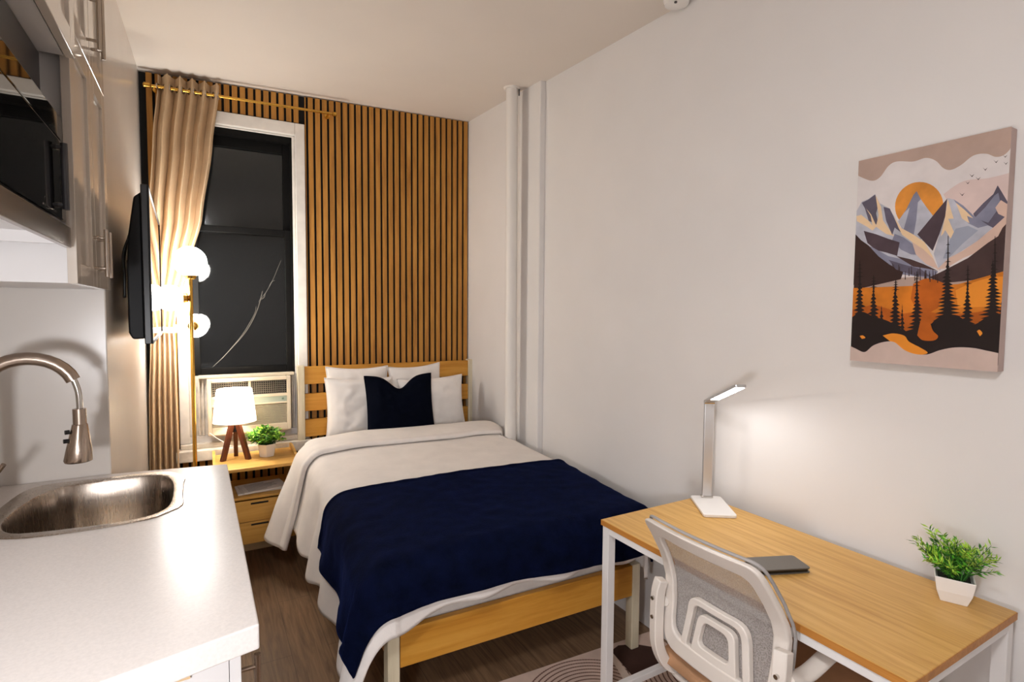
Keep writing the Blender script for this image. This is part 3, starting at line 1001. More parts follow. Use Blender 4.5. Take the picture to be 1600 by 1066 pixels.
for r_, z_ in ((SR0, SZ0), (SR1, SZ1)):
    bm = NB(); lathe(bm, [(r_ + 0.0015 * math.cos(k * PI / 3), z_ + 0.0015 * math.sin(k * PI / 3)) for k in range(6)], (apex.x, apex.y, 0), 56, closed=True)
    obj('shade_ring', bm, M['white_plastic'], tl, smooth=180)
bm = NB()
for k in range(3):
    a = k * 2 * PI / 3 + 0.4
    tube(bm, [apex + Vector((0, 0, 0.045)), Vector((apex.x + math.cos(a) * SR0 * 0.97, apex.y + math.sin(a) * SR0 * 0.97, 0.845))], 0.0015, 6)
obj('shade_spider', bm, M['black_plastic'], tl)
bm = NB(); sphere(bm, (apex.x, apex.y, 0.92), 0.026, 20, 12)
obj('bulb', bm, mat_emit('lit_bulb', (255, 240, 220), 12.0), tl, smooth=180)
ld = bpy.data.lights.new('bulb_light', 'POINT')
ld.energy = W_TABLE
ld.shadow_soft_size = 0.028
ld.color = (1.0, 0.89, 0.74)
lo = bpy.data.objects.new('bulb_light', ld)
lo.parent = tl
lo.location = (0, 0, 0.958 - NZ)
COL.objects.link(lo)
bm = NB()
tube(bm, catmull([(0.150, 3.57, NZ + 0.07), (0.142, 3.62, NZ + 0.05), (0.10, 3.655, 0.672), (0.055, 3.665, 0.705), (0.02, 3.665, 0.738)], 6), 0.003, 6)
obj('power_cord', bm, M['white_plastic'], tl, smooth=180)

def leafy(bm, rng, base, n, length, spread, width, droop, mats):
    for k in range(n):
        a = rng.random() * 2 * PI
        tilt = spread * (rng.random() ** 0.7)
        L = length * (0.6 + 0.4 * rng.random())
        d = Vector((math.cos(a) * math.sin(tilt), math.sin(a) * math.sin(tilt), math.cos(tilt)))
        s_ = Vector((-math.sin(a), math.cos(a), 0))
        p = Vector(base) + Vector((rng.uniform(-1, 1), rng.uniform(-1, 1), 0)) * 0.018
        prev = None
        for i in range(6):
            f = i / 5
            q = p + d * L * f + Vector((0, 0, -droop * L * f * f)) + Vector((math.cos(a), math.sin(a), 0)) * droop * 0.4 * L * f * f
            ww = width * math.sin(PI * (0.12 + 0.86 * f)) * 0.5
            cur = (bm.verts.new(q - s_ * ww), bm.verts.new(q + s_ * ww))
            if prev:
                bm.faces.new((prev[0], prev[1], cur[1], cur[0])).material_index = rng.randrange(mats)
            prev = cur

pt = thing('potted_plant', 'small bushy green plant in a white hexagonal pot on the nightstand', 'plant', (0.318, 3.510, NZ + 0.0004), 0.35)
bm = NB(); lathe(bm, [(0, 0), (0.037, 0), (0.046, 0.064), (0.041, 0.064), (0.038, 0.052), (0, 0.052)], (0, 0, 0), 6)
obj('pot', bm, M['white_gloss'], pt, space='local', bevel=0.002)
bm = NB(); lathe(bm, [(0, 0), (0.0385, 0), (0.0385, 0.003), (0, 0.008)], (0, 0, 0.0525), 18)
obj('soil', bm, M['soil'], pt, space='local')
rng = random.Random(11)
bm = NB()
for k in range(60):
    a = rng.random() * 2 * PI; r_ = 0.068 * rng.random() ** 0.5
    c = (math.cos(a) * r_, math.sin(a) * r_, 0.074 + 0.075 * rng.random() * (1 - (r_ / 0.085) ** 2))
    leafy(bm, rng, c, 14, 0.036, 1.5, 0.011, 0.3, 3)
    tube(bm, [(math.cos(a) * r_ * 0.3, math.sin(a) * r_ * 0.3, 0.055), c], 0.0012, 4, mi=2)
obj('foliage', bm, [M['leaf'], M['leaf_light'], M['leaf_dark']], pt, space='local')

pt.scale = (1.2, 1.2, 1.2)
rng = random.Random(5)
for k, (dx, dy, rz, lab) in enumerate(((0.0, 0.0, 0.06, 'lower printed white booklet lying on the nightstand shelf'), (0.02, -0.012, 0.16, 'top printed white booklet lying askew on the nightstand shelf'))):
    b = thing('booklet', lab, 'booklet', (0.262 + dx, 3.44 + dy, 0.4304 + 0.0086 * k), rz, 'booklets on the nightstand shelf')
    bm = NB(); prism(bm, rrect(0.235, 0.17, 0.003, 2), 0.0, 0.0078)
    obj('pages_or_gap_shade', bm, M['paper'], b, space='local')
    bm = NB()
    for i in range(6):
        z = 0.0080
        yy = -0.06 + i * 0.022
        box(bm, (-0.09, yy, 0.0078), (-0.09 + 0.10 + 0.07 * rng.random(), yy + 0.006, z))
    obj('print_lines', bm, M['ink'], b, space='local')

# ---------------------------------------------------------------- television on the left wall
tv = thing('television', 'black flat television on a wall bracket, seen from its edge', 'television', (-0.181, 2.93, 1.642), math.atan2(0.028, 1.06))
bm = NB(); box(bm, (-0.022, -0.53, -0.293), (0.0, 0.53, 0.293))
obj('bezel', bm, M['black_plastic'], tv, space='local', bevel=0.003)
bm = NB(); box(bm, (0.0, -0.522, -0.280), (0.0012, 0.522, 0.285))
obj('screen', bm, M['black_gloss'], tv, space='local')
bm = NB()
for y0, y1, z0, z1 in ((-0.53, -0.522, -0.293, 0.293), (0.522, 0.53, -0.293, 0.293), (-0.522, 0.522, 0.285, 0.293), (-0.522, 0.522, -0.293, -0.280)):
    box(bm, (0.0002, y0, z0), (0.0045, y1, z1))
obj('front_rim', bm, M['black_matte'], tv, space='local')
bm = NB(); prism(bm, [(-0.022, -0.275), (-0.022, 0.270), (-0.045, 0.250), (-0.066, 0.10), (-0.072, -0.02), (-0.072, -0.250), (-0.06, -0.275)], -0.50, 0.50, 'y')
obj('back_housing', bm, M['black_matte'], tv, space='local', bevel=0.006)
bm = NB()
box(bm, (-0.080, -0.20, -0.16), (-0.072, 0.20, 0.16))
box(bm, (-0.104, -0.05, -0.05), (-0.078, 0.05, 0.05))
obj('wall_bracket', bm, M['black_matte'], tv, space='local', bevel=0.003)
bm = NB(); box(bm, (0.0045, -0.03, -0.291), (0.0055, 0.03, -0.283))
obj('front_badge', bm, M['dark_gray'], tv, space='local')
bm = NB()
tube(bm, catmull([(-0.07, -0.42, 0.10), (-0.086, -0.43, 0.04), (-0.083, -0.44, -0.04), (-0.086, -0.43, -0.12)], 6), 0.005, 8)
tube(bm, catmull([(-0.07, -0.38, 0.12), (-0.086, -0.40, 0.02), (-0.086, -0.41, -0.10)], 6), 0.004, 8)
obj('cable', bm, M['black_plastic'], tv, space='local', smooth=180)

# ---------------------------------------------------------------- painting
PXF = 1.748
pa = thing('painting', 'canvas print of orange hills, pines and snowy mountains on the right wall', 'painting', (XRN, 0.740, 1.638))
CY0, CY1, CZ0, CZ1 = 0.925, 0.566, 1.335, 1.946   # far / near edge, bottom / top
bm = NB(); box(bm, (PXF, CY1, CZ0), (XRN - 0.001, CY0, CZ1))
obj('canvas', bm, M['canvas_edge'], pa, bevel=0.002)
src = np.array([(80, 157), (692, 36), (45, 967), (640, 1025)], float)
dst = np.array([(0, 1), (1, 1), (0, 0), (1, 0)], float)
Am = []
bv = []
for (x, y), (u, v) in zip(src, dst):
    Am += [[x, y, 1, 0, 0, 0, -u * x, -u * y], [0, 0, 0, x, y, 1, -v * x, -v * y]]
    bv += [u, v]
Hm = np.append(np.linalg.solve(np.array(Am), np.array(bv)), 1).reshape(3, 3)
def cuv(x, y):
    q = Hm @ np.array([x, y, 1.0])
    return min(max(q[0] / q[2], 0.0), 1.0), min(max(q[1] / q[2], 0.0), 1.0)
PAINT = {
    'band': (176, 152, 140), 'sky': (216, 208, 206), 'pinksky': (212, 190, 184), 'sun': (208, 136, 58), 'snow': (226, 196, 158), 'ice': (176, 176, 186), 'blue': (128, 128, 146),
    'slate': (92, 86, 100), 'plum': (74, 60, 66), 'haze': (206, 176, 160), 'ridge': (70, 52, 50), 'brown': (58, 40, 36), 'hill': (196, 114, 34), 'hill2': (172, 88, 26),
    'pine': (36, 27, 25), 'bird': (58, 50, 50), 'lower': (196, 174, 164), 'bright': (222, 138, 46), 'mist': (150, 154, 168)}
PK = list(PAINT)
PM = [mat_plain('print_' + k, PAINT[k], 0.7, var=0.10 if k in ('blue', 'slate', 'hill', 'hill2', 'ice', 'sun', 'plum', 'ridge') else 0.03, nscale=14, spec=0.2) for k in PK]
pbm = NB()
layer = [0]
def shape(col, pts):
    layer[0] += 1
    x = PXF - 0.0004 - 0.00003 * layer[0]
    vs = []
    last = None
    for p in pts:
        u, v = cuv(*p)
        if last and abs(last[0] - u) < 1e-5 and abs(last[1] - v) < 1e-5:
            continue
        last = (u, v)
        vs.append(pbm.verts.new((x, CY0 + (CY1 - CY0) * u, CZ0 + (CZ1 - CZ0) * v)))
    es = []
    for i in range(len(vs)):
        try:
            es.append(pbm.edges.new((vs[i], vs[(i + 1) % len(vs)])))
        except ValueError:
            pass
    r = bmesh.ops.triangle_fill(pbm, edges=es, use_beauty=True)
    for f in r['geom']:
        if isinstance(f, bmesh.types.BMFace):
            f.material_index = PK.index(col)
def sm(pts, n=6):
    return [(p.x, p.y) for p in catmull([(x, y, 0) for x, y in pts], n)]
def circ(cx, cy, r, n=40):
    return [(cx + r * math.cos(2 * PI * k / n), cy + r * math.sin(2 * PI * k / n)) for k in range(n)]
shape('band', [(70, 150), (700, 25), (650, 1035), (40, 970)])
shape('sky', sm([(74, 215), (130, 238), (165, 225), (200, 180), (235, 163), (300, 165), (350, 152), (390, 165), (420, 195), (450, 203), (490, 185), (540, 148), (590, 142), (630, 156), (665, 147), (700, 110)]) + [(690, 620), (40, 640)])
shape('pinksky', sm([(420, 300), (500, 250), (600, 240), (690, 220)]) + [(688, 420), (480, 400)])
shape('sun', circ(323, 345, 97))
shape('blue', [(238, 405), (270, 360), (300, 300), (313, 285), (330, 318), (352, 350), (378, 385), (400, 430), (330, 480), (280, 480)])
shape('ice', [(238, 405), (262, 372), (285, 350), (272, 400), (260, 440)])
shape('ice', [(300, 470), (312, 400), (318, 330), (330, 318), (352, 350), (378, 385), (390, 440), (340, 480)])
shape('slate', [(540, 382), (580, 340), (620, 305), (637, 270), (655, 300), (690, 335), (690, 440), (560, 440)])
shape('blue', [(545, 400), (590, 355), (625, 310), (640, 300), (650, 350), (600, 420)])
shape('haze', [(650, 330), (690, 345), (690, 400), (640, 385), (628, 360)])
shape('ice', [(60, 360), (92, 322), (118, 312), (146, 292), (165, 330), (200, 350), (224, 385), (248, 430), (300, 460), (345, 490), (372, 540), (400, 600), (200, 560), (60, 520)])
shape('slate', [(92, 326), (118, 314), (146, 294), (160, 335), (150, 370), (160, 420), (120, 400), (105, 350)])
shape('snow', [(148, 297), (170, 345), (178, 400), (205, 440), (225, 465), (190, 455), (150, 425), (135, 440), (115, 425), (72, 400), (66, 380), (90, 375), (120, 400), (135, 420), (128, 380), (110, 350), (130, 375), (150, 420), (160, 380)])
shape('slate', [(180, 345), (205, 352), (225, 395), (250, 450), (225, 430), (215, 460), (190, 400)])
shape('snow', [(222, 385), (250, 432), (300, 460), (345, 492), (375, 545), (398, 600), (350, 575), (318, 520), (295, 490), (255, 460), (240, 430)])
shape('blue', [(225, 455), (260, 470), (300, 500), (330, 545), (290, 540), (250, 520), (215, 480)])
shape('plum', [(316, 460), (350, 420), (400, 360), (436, 318), (432, 380), (405, 460), (378, 528), (345, 492)])
shape('ice', [(436, 316), (462, 322), (500, 348), (540, 388), (590, 425), (618, 440), (560, 490), (480, 540), (405, 610), (382, 540), (405, 460), (428, 390)])
shape('blue', [(462, 322), (500, 348), (540, 388), (600, 430), (560, 440), (520, 420), (490, 370)])
shape('snow', [(438, 318), (450, 360), (462, 400), (440, 400), (470, 470), (450, 480), (428, 445), (420, 460), (410, 470), (428, 390)])
shape('snow', [(470, 335), (505, 365), (540, 400), (515, 390), (525, 420), (495, 400), (480, 360)])
shape('mist', [(470, 440), (520, 430), (560, 450), (500, 500), (440, 560), (420, 560), (440, 500)])
shape('haze', [(395, 605), (440, 560), (500, 530), (560, 490), (620, 440), (690, 390), (690, 460), (600, 520), (500, 560), (430, 600)])
shape('haze', [(295, 490), (340, 520), (380, 560), (402, 605), (350, 580), (310, 540)])
shape('plum', [(100, 440), (150, 455), (200, 475), (245, 490), (235, 545), (190, 530), (150, 520), (115, 490)])
shape('blue', [(60, 500), (130, 505), (200, 545), (260, 560), (330, 590), (400, 612), (380, 640), (250, 620), (60, 580)])
shape('ridge', [(230, 545), (290, 560), (340, 580), (400, 610), (360, 600), (300, 590)])
shape('ridge', [(365, 635), (420, 610), (480, 580), (520, 560), (560, 530), (600, 500), (640, 475), (700, 410), (690, 640), (420, 660)])
shape('haze', [(505, 555), (545, 520), (600, 478), (690, 400), (692, 425), (620, 480), (560, 520)])
shape('brown', [(50, 455), (90, 478), (120, 500), (160, 545), (205, 580), (260, 610), (250, 640), (60, 680)])
shape('brown', [(40, 455), (80, 500), (130, 560), (190, 590), (100, 640), (40, 660)])
shape('slate', [(200, 560), (260, 580), (330, 600), (370, 632), (300, 625), (230, 600)])
shape('hill', sm([(40, 672), (100, 640), (160, 612), (220, 605), (270, 618), (320, 645), (380, 640), (440, 655), (480, 665), (560, 640), (620, 625), (700, 612)]) + [(660, 960), (40, 930)])
shape('hill2', sm([(300, 660), (350, 640), (400, 650), (440, 670)]) + [(400, 760), (330, 800), (290, 720)])
shape('bright', sm([(470, 690), (540, 660), (620, 640), (690, 640)]) + [(680, 760), (480, 760)])
shape('hill2', [(40, 760), (140, 740), (260, 780), (340, 770), (440, 790), (560, 780), (690, 760), (670, 860), (40, 860)])
shape('pine', sm([(40, 800), (90, 770), (140, 790), (200, 810), (260, 850), (300, 880), (350, 850), (400, 800), (470, 790), (540, 830), (600, 800), (690, 780)]) + [(660, 1000), (40, 950)])
prng = random.Random(8)
def pine(cx, ytop, ybase, hw, lean=0.0):
    n = max(7, int((ybase - ytop) / 15))
    Lp, Rp = [], []
    for i in range(n):
        f = i / (n - 1)
        y = ytop + (ybase - ytop) * (0.10 + 0.9 * f)
        wv = hw * (0.10 + 0.90 * f ** 1.1) * (0.75 + 0.5 * prng.random())
        wv2 = hw * (0.10 + 0.90 * f ** 1.1) * (0.75 + 0.5 * prng.random())
        Lp += [(cx - wv * 0.28, y - 7), (cx - wv, y + 3)]
        Rp += [(cx + wv2 * 0.28, y - 7), (cx + wv2, y + 3)]
    shape('pine', [(cx, ytop), *Rp, (cx + hw * 0.5, ybase + 40), (cx - hw * 0.5, ybase + 40), *Lp[::-1]])
for a in ((437, 560, 880, 78), (620, 560, 860, 66), (315, 650, 850, 40), (228, 660, 850, 38), (140, 650, 850, 36), (84, 600, 850, 36), (518, 650, 840, 34), (172, 745, 850, 18), (660, 700, 880, 34), (256, 740, 850, 14)):
    pine(*a)
for cx, y0, y1 in ((440, 468, 640), (628, 475, 640), (315, 610, 680), (230, 640, 690), (141, 620, 680), (85, 560, 640), (520, 590, 680)):
    shape('pine', [(cx - 1, y0), (cx + 1.5, y0), (cx + 4, y1), (cx - 4, y1)])
    for k in range(4):
        yy = y0 + (y1 - y0) * (0.2 + 0.2 * k)
        shape('pine', [(cx - 8 - 3 * k, yy + 4), (cx, yy - 2), (cx + 9 + 3 * k, yy + 3), (cx, yy + 3)])
for k in range(26):
    x_ = 100 + prng.random() * 300; yy = 560 + 0.12 * (x_ - 100) + prng.random() * 30
    shape('brown', [(x_ - 1, yy), (x_ + 1, yy), (x_ + 2, yy + 34), (x_ - 2, yy + 34)])
shape('bright', sm([(178, 868), (220, 860), (265, 870), (285, 895), (330, 920), (360, 942), (320, 950), (270, 935), (225, 905)]) )
shape('hill2', sm([(330, 815), (352, 770), (365, 800), (380, 850), (402, 875), (385, 892), (340, 890), (318, 870)]))
shape('bright', sm([(558, 858), (568, 852), (580, 866), (570, 878)]))
shape('bright', sm([(85, 868), (98, 866), (108, 876), (94, 880)]))
shape('lower', sm([(30, 900), (66, 918), (105, 934), (140, 908), (185, 894), (225, 896), (265, 928), (310, 946), (360, 948), (410, 932), (470, 922), (540, 925), (600, 938), (660, 952)]) + [(650, 1040), (30, 980)])
for bx, by, s_ in ((497, 303, 1.2), (519, 257, 1), (536, 228, 1.2), (561, 241, 1.2), (589, 204, 1.1), (632, 175, 1.1), (668, 155, 1), (671, 183, 1)):
    shape('bird', [(bx - 9 * s_, by - 6 * s_), (bx, by + 2 * s_), (bx + 9 * s_, by - 5 * s_), (bx + 1, by + 6 * s_)])
o = obj('print', pbm, PM, pa)

# ---------------------------------------------------------------- desk
DX0, DX1, DY0, DY1, DZ = 1.212, 1.735, 0.498, 1.466, 0.745
dk = thing('desk', 'oak top desk on white square steel legs against the right wall', 'desk', ((DX0 + DX1) / 2, (DY0 + DY1) / 2, 0))
bm = NB(); box(bm, (DX0, DY0, DZ - 0.020), (DX1, DY1, DZ))
obj('desktop', bm, M['desk_wood'], dk, bevel=0.002)
bm = NB(); box(bm, (DX0 - 0.0012, DY0, DZ - 0.0195), (DX0, DY1, DZ - 0.0015)); box(bm, (DX0, DY0 - 0.0012, DZ - 0.0195), (DX1, DY0, DZ - 0.0015)); box(bm, (DX0, DY1, DZ - 0.0195), (DX1, DY1 + 0.0012, DZ - 0.0015))
obj('edge_band', bm, M['desk_edge'], dk)
T = 0.032
for lx in (DX0 + 0.004, DX1 - 0.004 - T):
    for ly in (DY0 + 0.004, DY1 - 0.004 - T):
        bm = NB(); box(bm, (lx, ly, 0.0062), (lx + T, ly + T, DZ - 0.0205))
        obj('leg', bm, M['white_metal'], dk, bevel=0.002)
bm = NB()
zf0, zf1 = DZ - 0.045, DZ - 0.0205
for lx in (DX0 + 0.004, DX1 - 0.004 - T):
    box(bm, (lx, DY0 + 0.036, zf0), (lx + T, DY1 - 0.036, zf1))
for ly in (DY0 + 0.004, DY1 - 0.004 - T):
    box(bm, (DX0 + 0.036, ly, zf0), (DX1 - 0.036, ly + T, zf1))
obj('top_frame', bm, M['white_metal'], dk, bevel=0.002)
for ly in (DY0 + 0.004, DY1 - 0.004 - T):
    bm = NB(); box(bm, (DX0 + 0.036, ly + 0.004, 0.10), (DX1 - 0.036, ly + T - 0.004, 0.125))
    obj('foot_brace', bm, M['white_metal'], dk, bevel=0.002)

# desk lamp
ldx = Vector((-0.57, -0.82, 0)).normalized()
la = math.atan2(ldx.y, ldx.x)
dl = thing('desk_lamp', 'slim white and silver LED desk lamp lit at the far end of the desk', 'lamp', (1.652, 1.350, DZ), la)
bm = NB(); prism(bm, rrect(0.205, 0.118, 0.012), 0.0, 0.012)
obj('base', bm, M['white_gloss'], dl, space='local', bevel=0.003)
PXL = -0.082
bm = NB(); box(bm, (PXL - 0.010, -0.022, 0.012), (PXL + 0.010, 0.022, 0.020))
obj('hinge', bm, M['chrome'], dl, space='local', bevel=0.002)
bm = NB(); prism(bm, [(p[0] + PXL, p[1]) for p in rrect(0.013, 0.038, 0.004, 3)], 0.018, 0.388)
obj('post', bm, M['aluminium'], dl, space='local')
rise = math.atan2(0.100, 0.33)
XA = Matrix.Translation((PXL, 0, 0.388)) @ Matrix.Rotation(-rise, 4, 'Y')
bm = NB(); prism(bm, [(p[0] + 0.182, p[1]) for p in rrect(0.380, 0.038, 0.006, 3)], 0.0, 0.010)
bmesh.ops.transform(bm, matrix=XA, verts=bm.verts[:])
obj('arm', bm, M['aluminium'], dl, space='local', bevel=0.002)
bm = NB(); tube(bm, [(PXL, -0.019, 0.388), (PXL, 0.019, 0.388)], 0.0085, 14)
obj('arm_joint', bm, M['chrome'], dl, space='local', smooth=40)
bm = NB(); vs = [bm.verts.new(XA @ Vector(p)) for p in ((0.075, -0.0145, -0.0008), (0.362, -0.0145, -0.0008), (0.362, 0.0145, -0.0008), (0.075, 0.0145, -0.0008))]
bm.faces.new(vs)
obj('led_strip', bm, M['led'], dl, space='local')

# closed grey notebook
tb = thing('notebook', 'closed dark grey notebook lying on the desk behind the chair back', 'notebook', (1.422, 0.934, DZ), -0.40)
bm = NB(); prism(bm, rrect(0.160, 0.082, 0.010), 0.0, 0.0035)
obj('back_cover', bm, M['tablet'], tb, space='local', bevel=0.001)
bm = NB(); prism(bm, rrect(0.154, 0.076, 0.010), 0.0035, 0.0115)
obj('pages_or_gap_shade', bm, M['black_plastic'], tb, space='local')  # black layer stands in for the shaded gap between the covers
bm = NB(); prism(bm, rrect(0.160, 0.082, 0.010), 0.0115, 0.0155)
obj('front_cover', bm, M['tablet'], tb, space='local', bevel=0.0015)

# plant on the desk
dp = thing('potted_plant', 'spiky green sprig plant in a square white pot at the near end of the desk', 'plant', (1.666, 0.604, DZ), 0.42)
bm = NB()
n = 0
prof = [(0.027, 0.0), (0.036, 0.030), (0.041, 0.066)]
rings = []
for h, z in prof + [(0.0375, 0.066), (0.034, 0.054)]:
    rings.append([bm.verts.new((sx * h, sy * h, z)) for sx, sy in ((-1, -1), (1, -1), (1, 1), (-1, 1))])
bm.faces.new(rings[0]); bm.faces.new(rings[-1])
for A, B in zip(rings, rings[1:]):
    for i in range(4):
        bm.faces.new((A[i], A[(i + 1) % 4], B[(i + 1) % 4], B[i]))
obj('pot', bm, M['white_gloss'], dp, space='local', bevel=0.002)
bm = NB(); box(bm, (-0.033, -0.033, 0.0545), (0.033, 0.033, 0.058))
obj('soil', bm, M['soil'], dp, space='local')
rng = random.Random(21)
bm = NB()
for k in range(52):
    a = rng.random() * 2 * PI
    tilt = 1.02 * rng.random() ** 0.6
    L = 0.062 + 0.050 * rng.random() * math.cos(tilt * 0.7)
    if tilt < 0.5: L += 0.012
    d = Vector((math.cos(a) * math.sin(tilt), math.sin(a) * math.sin(tilt), math.cos(tilt)))
    p = Vector((rng.uniform(-1, 1) * 0.02, rng.uniform(-1, 1) * 0.02, 0.056))
    q = [p, p + d * L * 0.5 + Vector((0, 0, 0.006)), p + d * L]
    tube(bm, q, [0.0016, 0.0013, 0.0006], 5, mi=2)
    for i in range(16):
        f = 0.28 + 0.72 * i / 15
        c = p.lerp(p + d * L, f) + Vector((0, 0, 0.006 * math.sin(PI * f)))
        for j in range(2):
            aa = rng.random() * 2 * PI
            s1 = d.orthogonal().normalized(); s2 = d.cross(s1)
            nd = (d * 0.75 + (s1 * math.cos(aa) + s2 * math.sin(aa)) * 0.9).normalized()
            if (c + nd * 0.02).z < 0.068: continue
            ln = 0.020 * (0.7 + 0.5 * rng.random())
            wv = nd.cross(Vector((rng.random(), rng.random(), rng.random()))).normalized() * 0.0023
            bm.faces.new([bm.verts.new(v) for v in (c, c + nd * ln * 0.5 + wv, c + nd * ln, c + nd * ln * 0.5 - wv)]).material_index = 1 if f > 0.6 and rng.random() < 0.65 else rng.choice((0, 0, 2))
obj('foliage', bm, [M['leaf'], M['leaf_light'], M['leaf_dark']], dp, space='local')

# ---------------------------------------------------------------- rug
RH = 0.006
rug = thing('rug', 'beige rug with dark brown shapes and fine ring lines under the desk', 'rug', (1.3, 1.05, 0))
bm = NB(); prism(bm, [(0.86, 1.822), (1.765, 1.772), (1.765, 0.32), (0.86, 0.32)], 0.0, RH - 0.0012)
obj('pile', bm, mat_fabric('rug_beige', (206, 180, 164), fine=220, fbump=0.5), rug)
M['rug_line'] = mat_fabric('rug_line_brown', (112, 82, 72), fine=220)
M['rug_dark'] = mat_fabric('rug_dark_brown', (66, 44, 36), fine=220, fbump=0.5)
M['rug_pale'] = mat_fabric('rug_pale', (226, 206, 190), fine=220)
bm = NB()
zr = RH - 0.0012
def flat_poly(bm, pts, z, mi):
    f = bm.faces.new([bm.verts.new((x, y, z)) for x, y in pts])
    f.material_index = mi
def in_rug(x, y):
    return 0.88 < x < 1.75 and 0.34 < y < 1.815 - 0.055 * (x - 0.86)
def arc(cx, cy, r, a0, a1, wd, mi, z):
    n = max(6, int(abs(a1 - a0) * 24))
    for k in range(n):
        b0, b1 = a0 + (a1 - a0) * k / n, a0 + (a1 - a0) * (k + 0.92) / n
        q = [(cx + (r + s) * math.cos(b), cy + (r + s) * math.sin(b)) for b, s in ((b0, -wd), (b1, -wd), (b1, wd), (b0, wd))]
        if all(in_rug(*p) for p in q):
            flat_poly(bm, q, z, mi)
for cx, cy, a0, a1 in ((1.25, 1.50, 0.45, PI), (1.30, 0.85, 0, PI), (1.72, 1.45, 2.0, 4.6), (0.95, 0.55, -0.3, 1.8)):
    for k in range(12):
        arc(cx, cy, 0.285 - 0.020 * k, a0, a1, 0.0032, 0, zr + 0.0003)
flat_poly(bm, [(1.512, 1.748), (1.565, 1.762), (1.635, 1.735), (1.695, 1.675), (1.735, 1.59), (1.62, 1.555), (1.475, 1.545)], zr + 0.0004, 1)
flat_poly(bm, [(1.60, 1.30), (1.74, 1.30), (1.74, 0.95), (1.65, 0.98), (1.58, 1.10)], zr + 0.0004, 1)
flat_poly(bm, [(0.92, 1.20), (1.05, 1.22), (1.15, 1.12), (1.10, 1.00), (0.95, 1.02)], zr + 0.0004, 1)
flat_poly(bm, [(1.425, 1.55), (1.465, 1.55), (1.512, 1.748), (1.49, 1.748)], zr + 0.0005, 2)
obj('woven_pattern', bm, [M['rug_line'], M['rug_dark'], M['rug_pale']], rug)

# ---------------------------------------------------------------- office chair
ch = thing('office_chair', 'white office chair with grey mesh back and tan seat at the desk', 'chair', (1.325, 0.908, RH), 0.0)
def cobj(nm, bm, m, par=None, **k):
    return obj(nm, bm, m, par or ch, space='local', **k)
def xb(y, z):
    L = [(0.40, -0.178), (0.52, -0.190), (0.58, -0.188), (0.66, -0.178), (0.72, -0.180), (0.76, -0.192), (0.80, -0.212), (0.86, -0.250), (0.93, -0.300)]
    x = L[0][1]
    for (z0, a), (z1, b) in zip(L, L[1:]):
        if z0 <= z <= z1:
            t = (z - z0) / (z1 - z0)
            x = a + (b - a) * t
    if z > 0.93: x = -0.300
    return x + 0.5 * y * y
def loop(cor, r, ne=10, nc=5):
    out = []
    n = len(cor)
    C = [Vector((a, b, 0)) for a, b in cor]
    ends = []
    for i in range(n):
        p, a, b = C[i], C[i - 1], C[(i + 1) % n]
        ri = r[i] if isinstance(r, (list, tuple)) else r
        da, db = (a - p).normalized(), (b - p).normalized()
        P0, P1 = p + da * ri, p + db * ri
        ends.append([(P0 * (1 - t) ** 2 + p * 2 * t * (1 - t) + P1 * t * t) for t in [k / nc for k in range(nc + 1)]])
    for i in range(n):
        out += ends[i]
        e0, e1 = ends[i][-1], ends[(i + 1) % n][0]
        out += [e0.lerp(e1, k / ne) for k in range(1, ne)]
    return [(p.x, p.y) for p in out]
def ring_on_back(bm, outer, inner, d0, d1):
    n = len(outer)
    V = []
    for lp, d in ((outer, d0), (outer, d1), (inner, d1), (inner, d0)):
        V.append([bm.verts.new((xb(y, z) + d, y, z)) for y, z in lp])
    for a in range(4):
        A, B = V[a], V[(a + 1) % 4]
        for i in range(n):
            bm.faces.new((A[i], A[(i + 1) % n], B[(i + 1) % n], B[i]))
OUT = loop([(0.176, 0.912), (-0.176, 0.912), (-0.192, 0.74), (-0.178, 0.520), (0.178, 0.520), (0.192, 0.74)], [0.030, 0.030, 0.02, 0.05, 0.05, 0.02])
INN = loop([(0.140, 0.868), (-0.140, 0.868), (-0.156, 0.74), (-0.146, 0.568), (0.146, 0.568), (0.156, 0.74)], [0.03, 0.03, 0.02, 0.04, 0.04, 0.02])
bm = NB(); ring_on_back(bm, OUT, INN, -0.016, 0.004)
cobj('back_frame', bm, M['white_plastic'], bevel=0.005, seg=3, smooth=50)
bm = NB()
grid(bm, 24, 24, lambda u, v: (xb(-0.157 + 0.314 * u, 0.545 + 0.34 * v) + 0.0065, -0.157 + 0.314 * u, 0.545 + 0.34 * v))
cobj('mesh_panel', bm, M['mesh'], smooth=180)
bm = NB(); tube(bm, [(xb(y, z) + 0.010, y * 1.004, z + 0.003 * (z > 0.8)) for y, z in OUT], 0.0042, 8, closed=True)
cobj('mesh_binding', bm, M['mesh_rim'], smooth=180)
bm = NB()
o1 = loop([(0.090, 0.706), (-0.090, 0.706), (-0.110, 0.558), (0.110, 0.558)], [0.035, 0.035, 0.01, 0.01])
i1 = loop([(0.072, 0.689), (-0.072, 0.689), (-0.090, 0.563), (0.090, 0.563)], [0.025, 0.025, 0.01, 0.01])
ring_on_back(bm, o1, i1, -0.014, 0.004)
o2 = loop([(0.056, 0.672), (-0.056, 0.672), (-0.072, 0.558), (0.072, 0.558)], [0.025, 0.025, 0.01, 0.01])
i2 = loop([(0.038, 0.656), (-0.038, 0.656), (-0.050, 0.588), (0.050, 0.588)], [0.02, 0.02, 0.02, 0.02])
ring_on_back(bm, o2, i2, -0.014, 0.004)
cobj('lumbar_loops', bm, M['white_plastic'], bevel=0.003, smooth=50)
bm = NB()
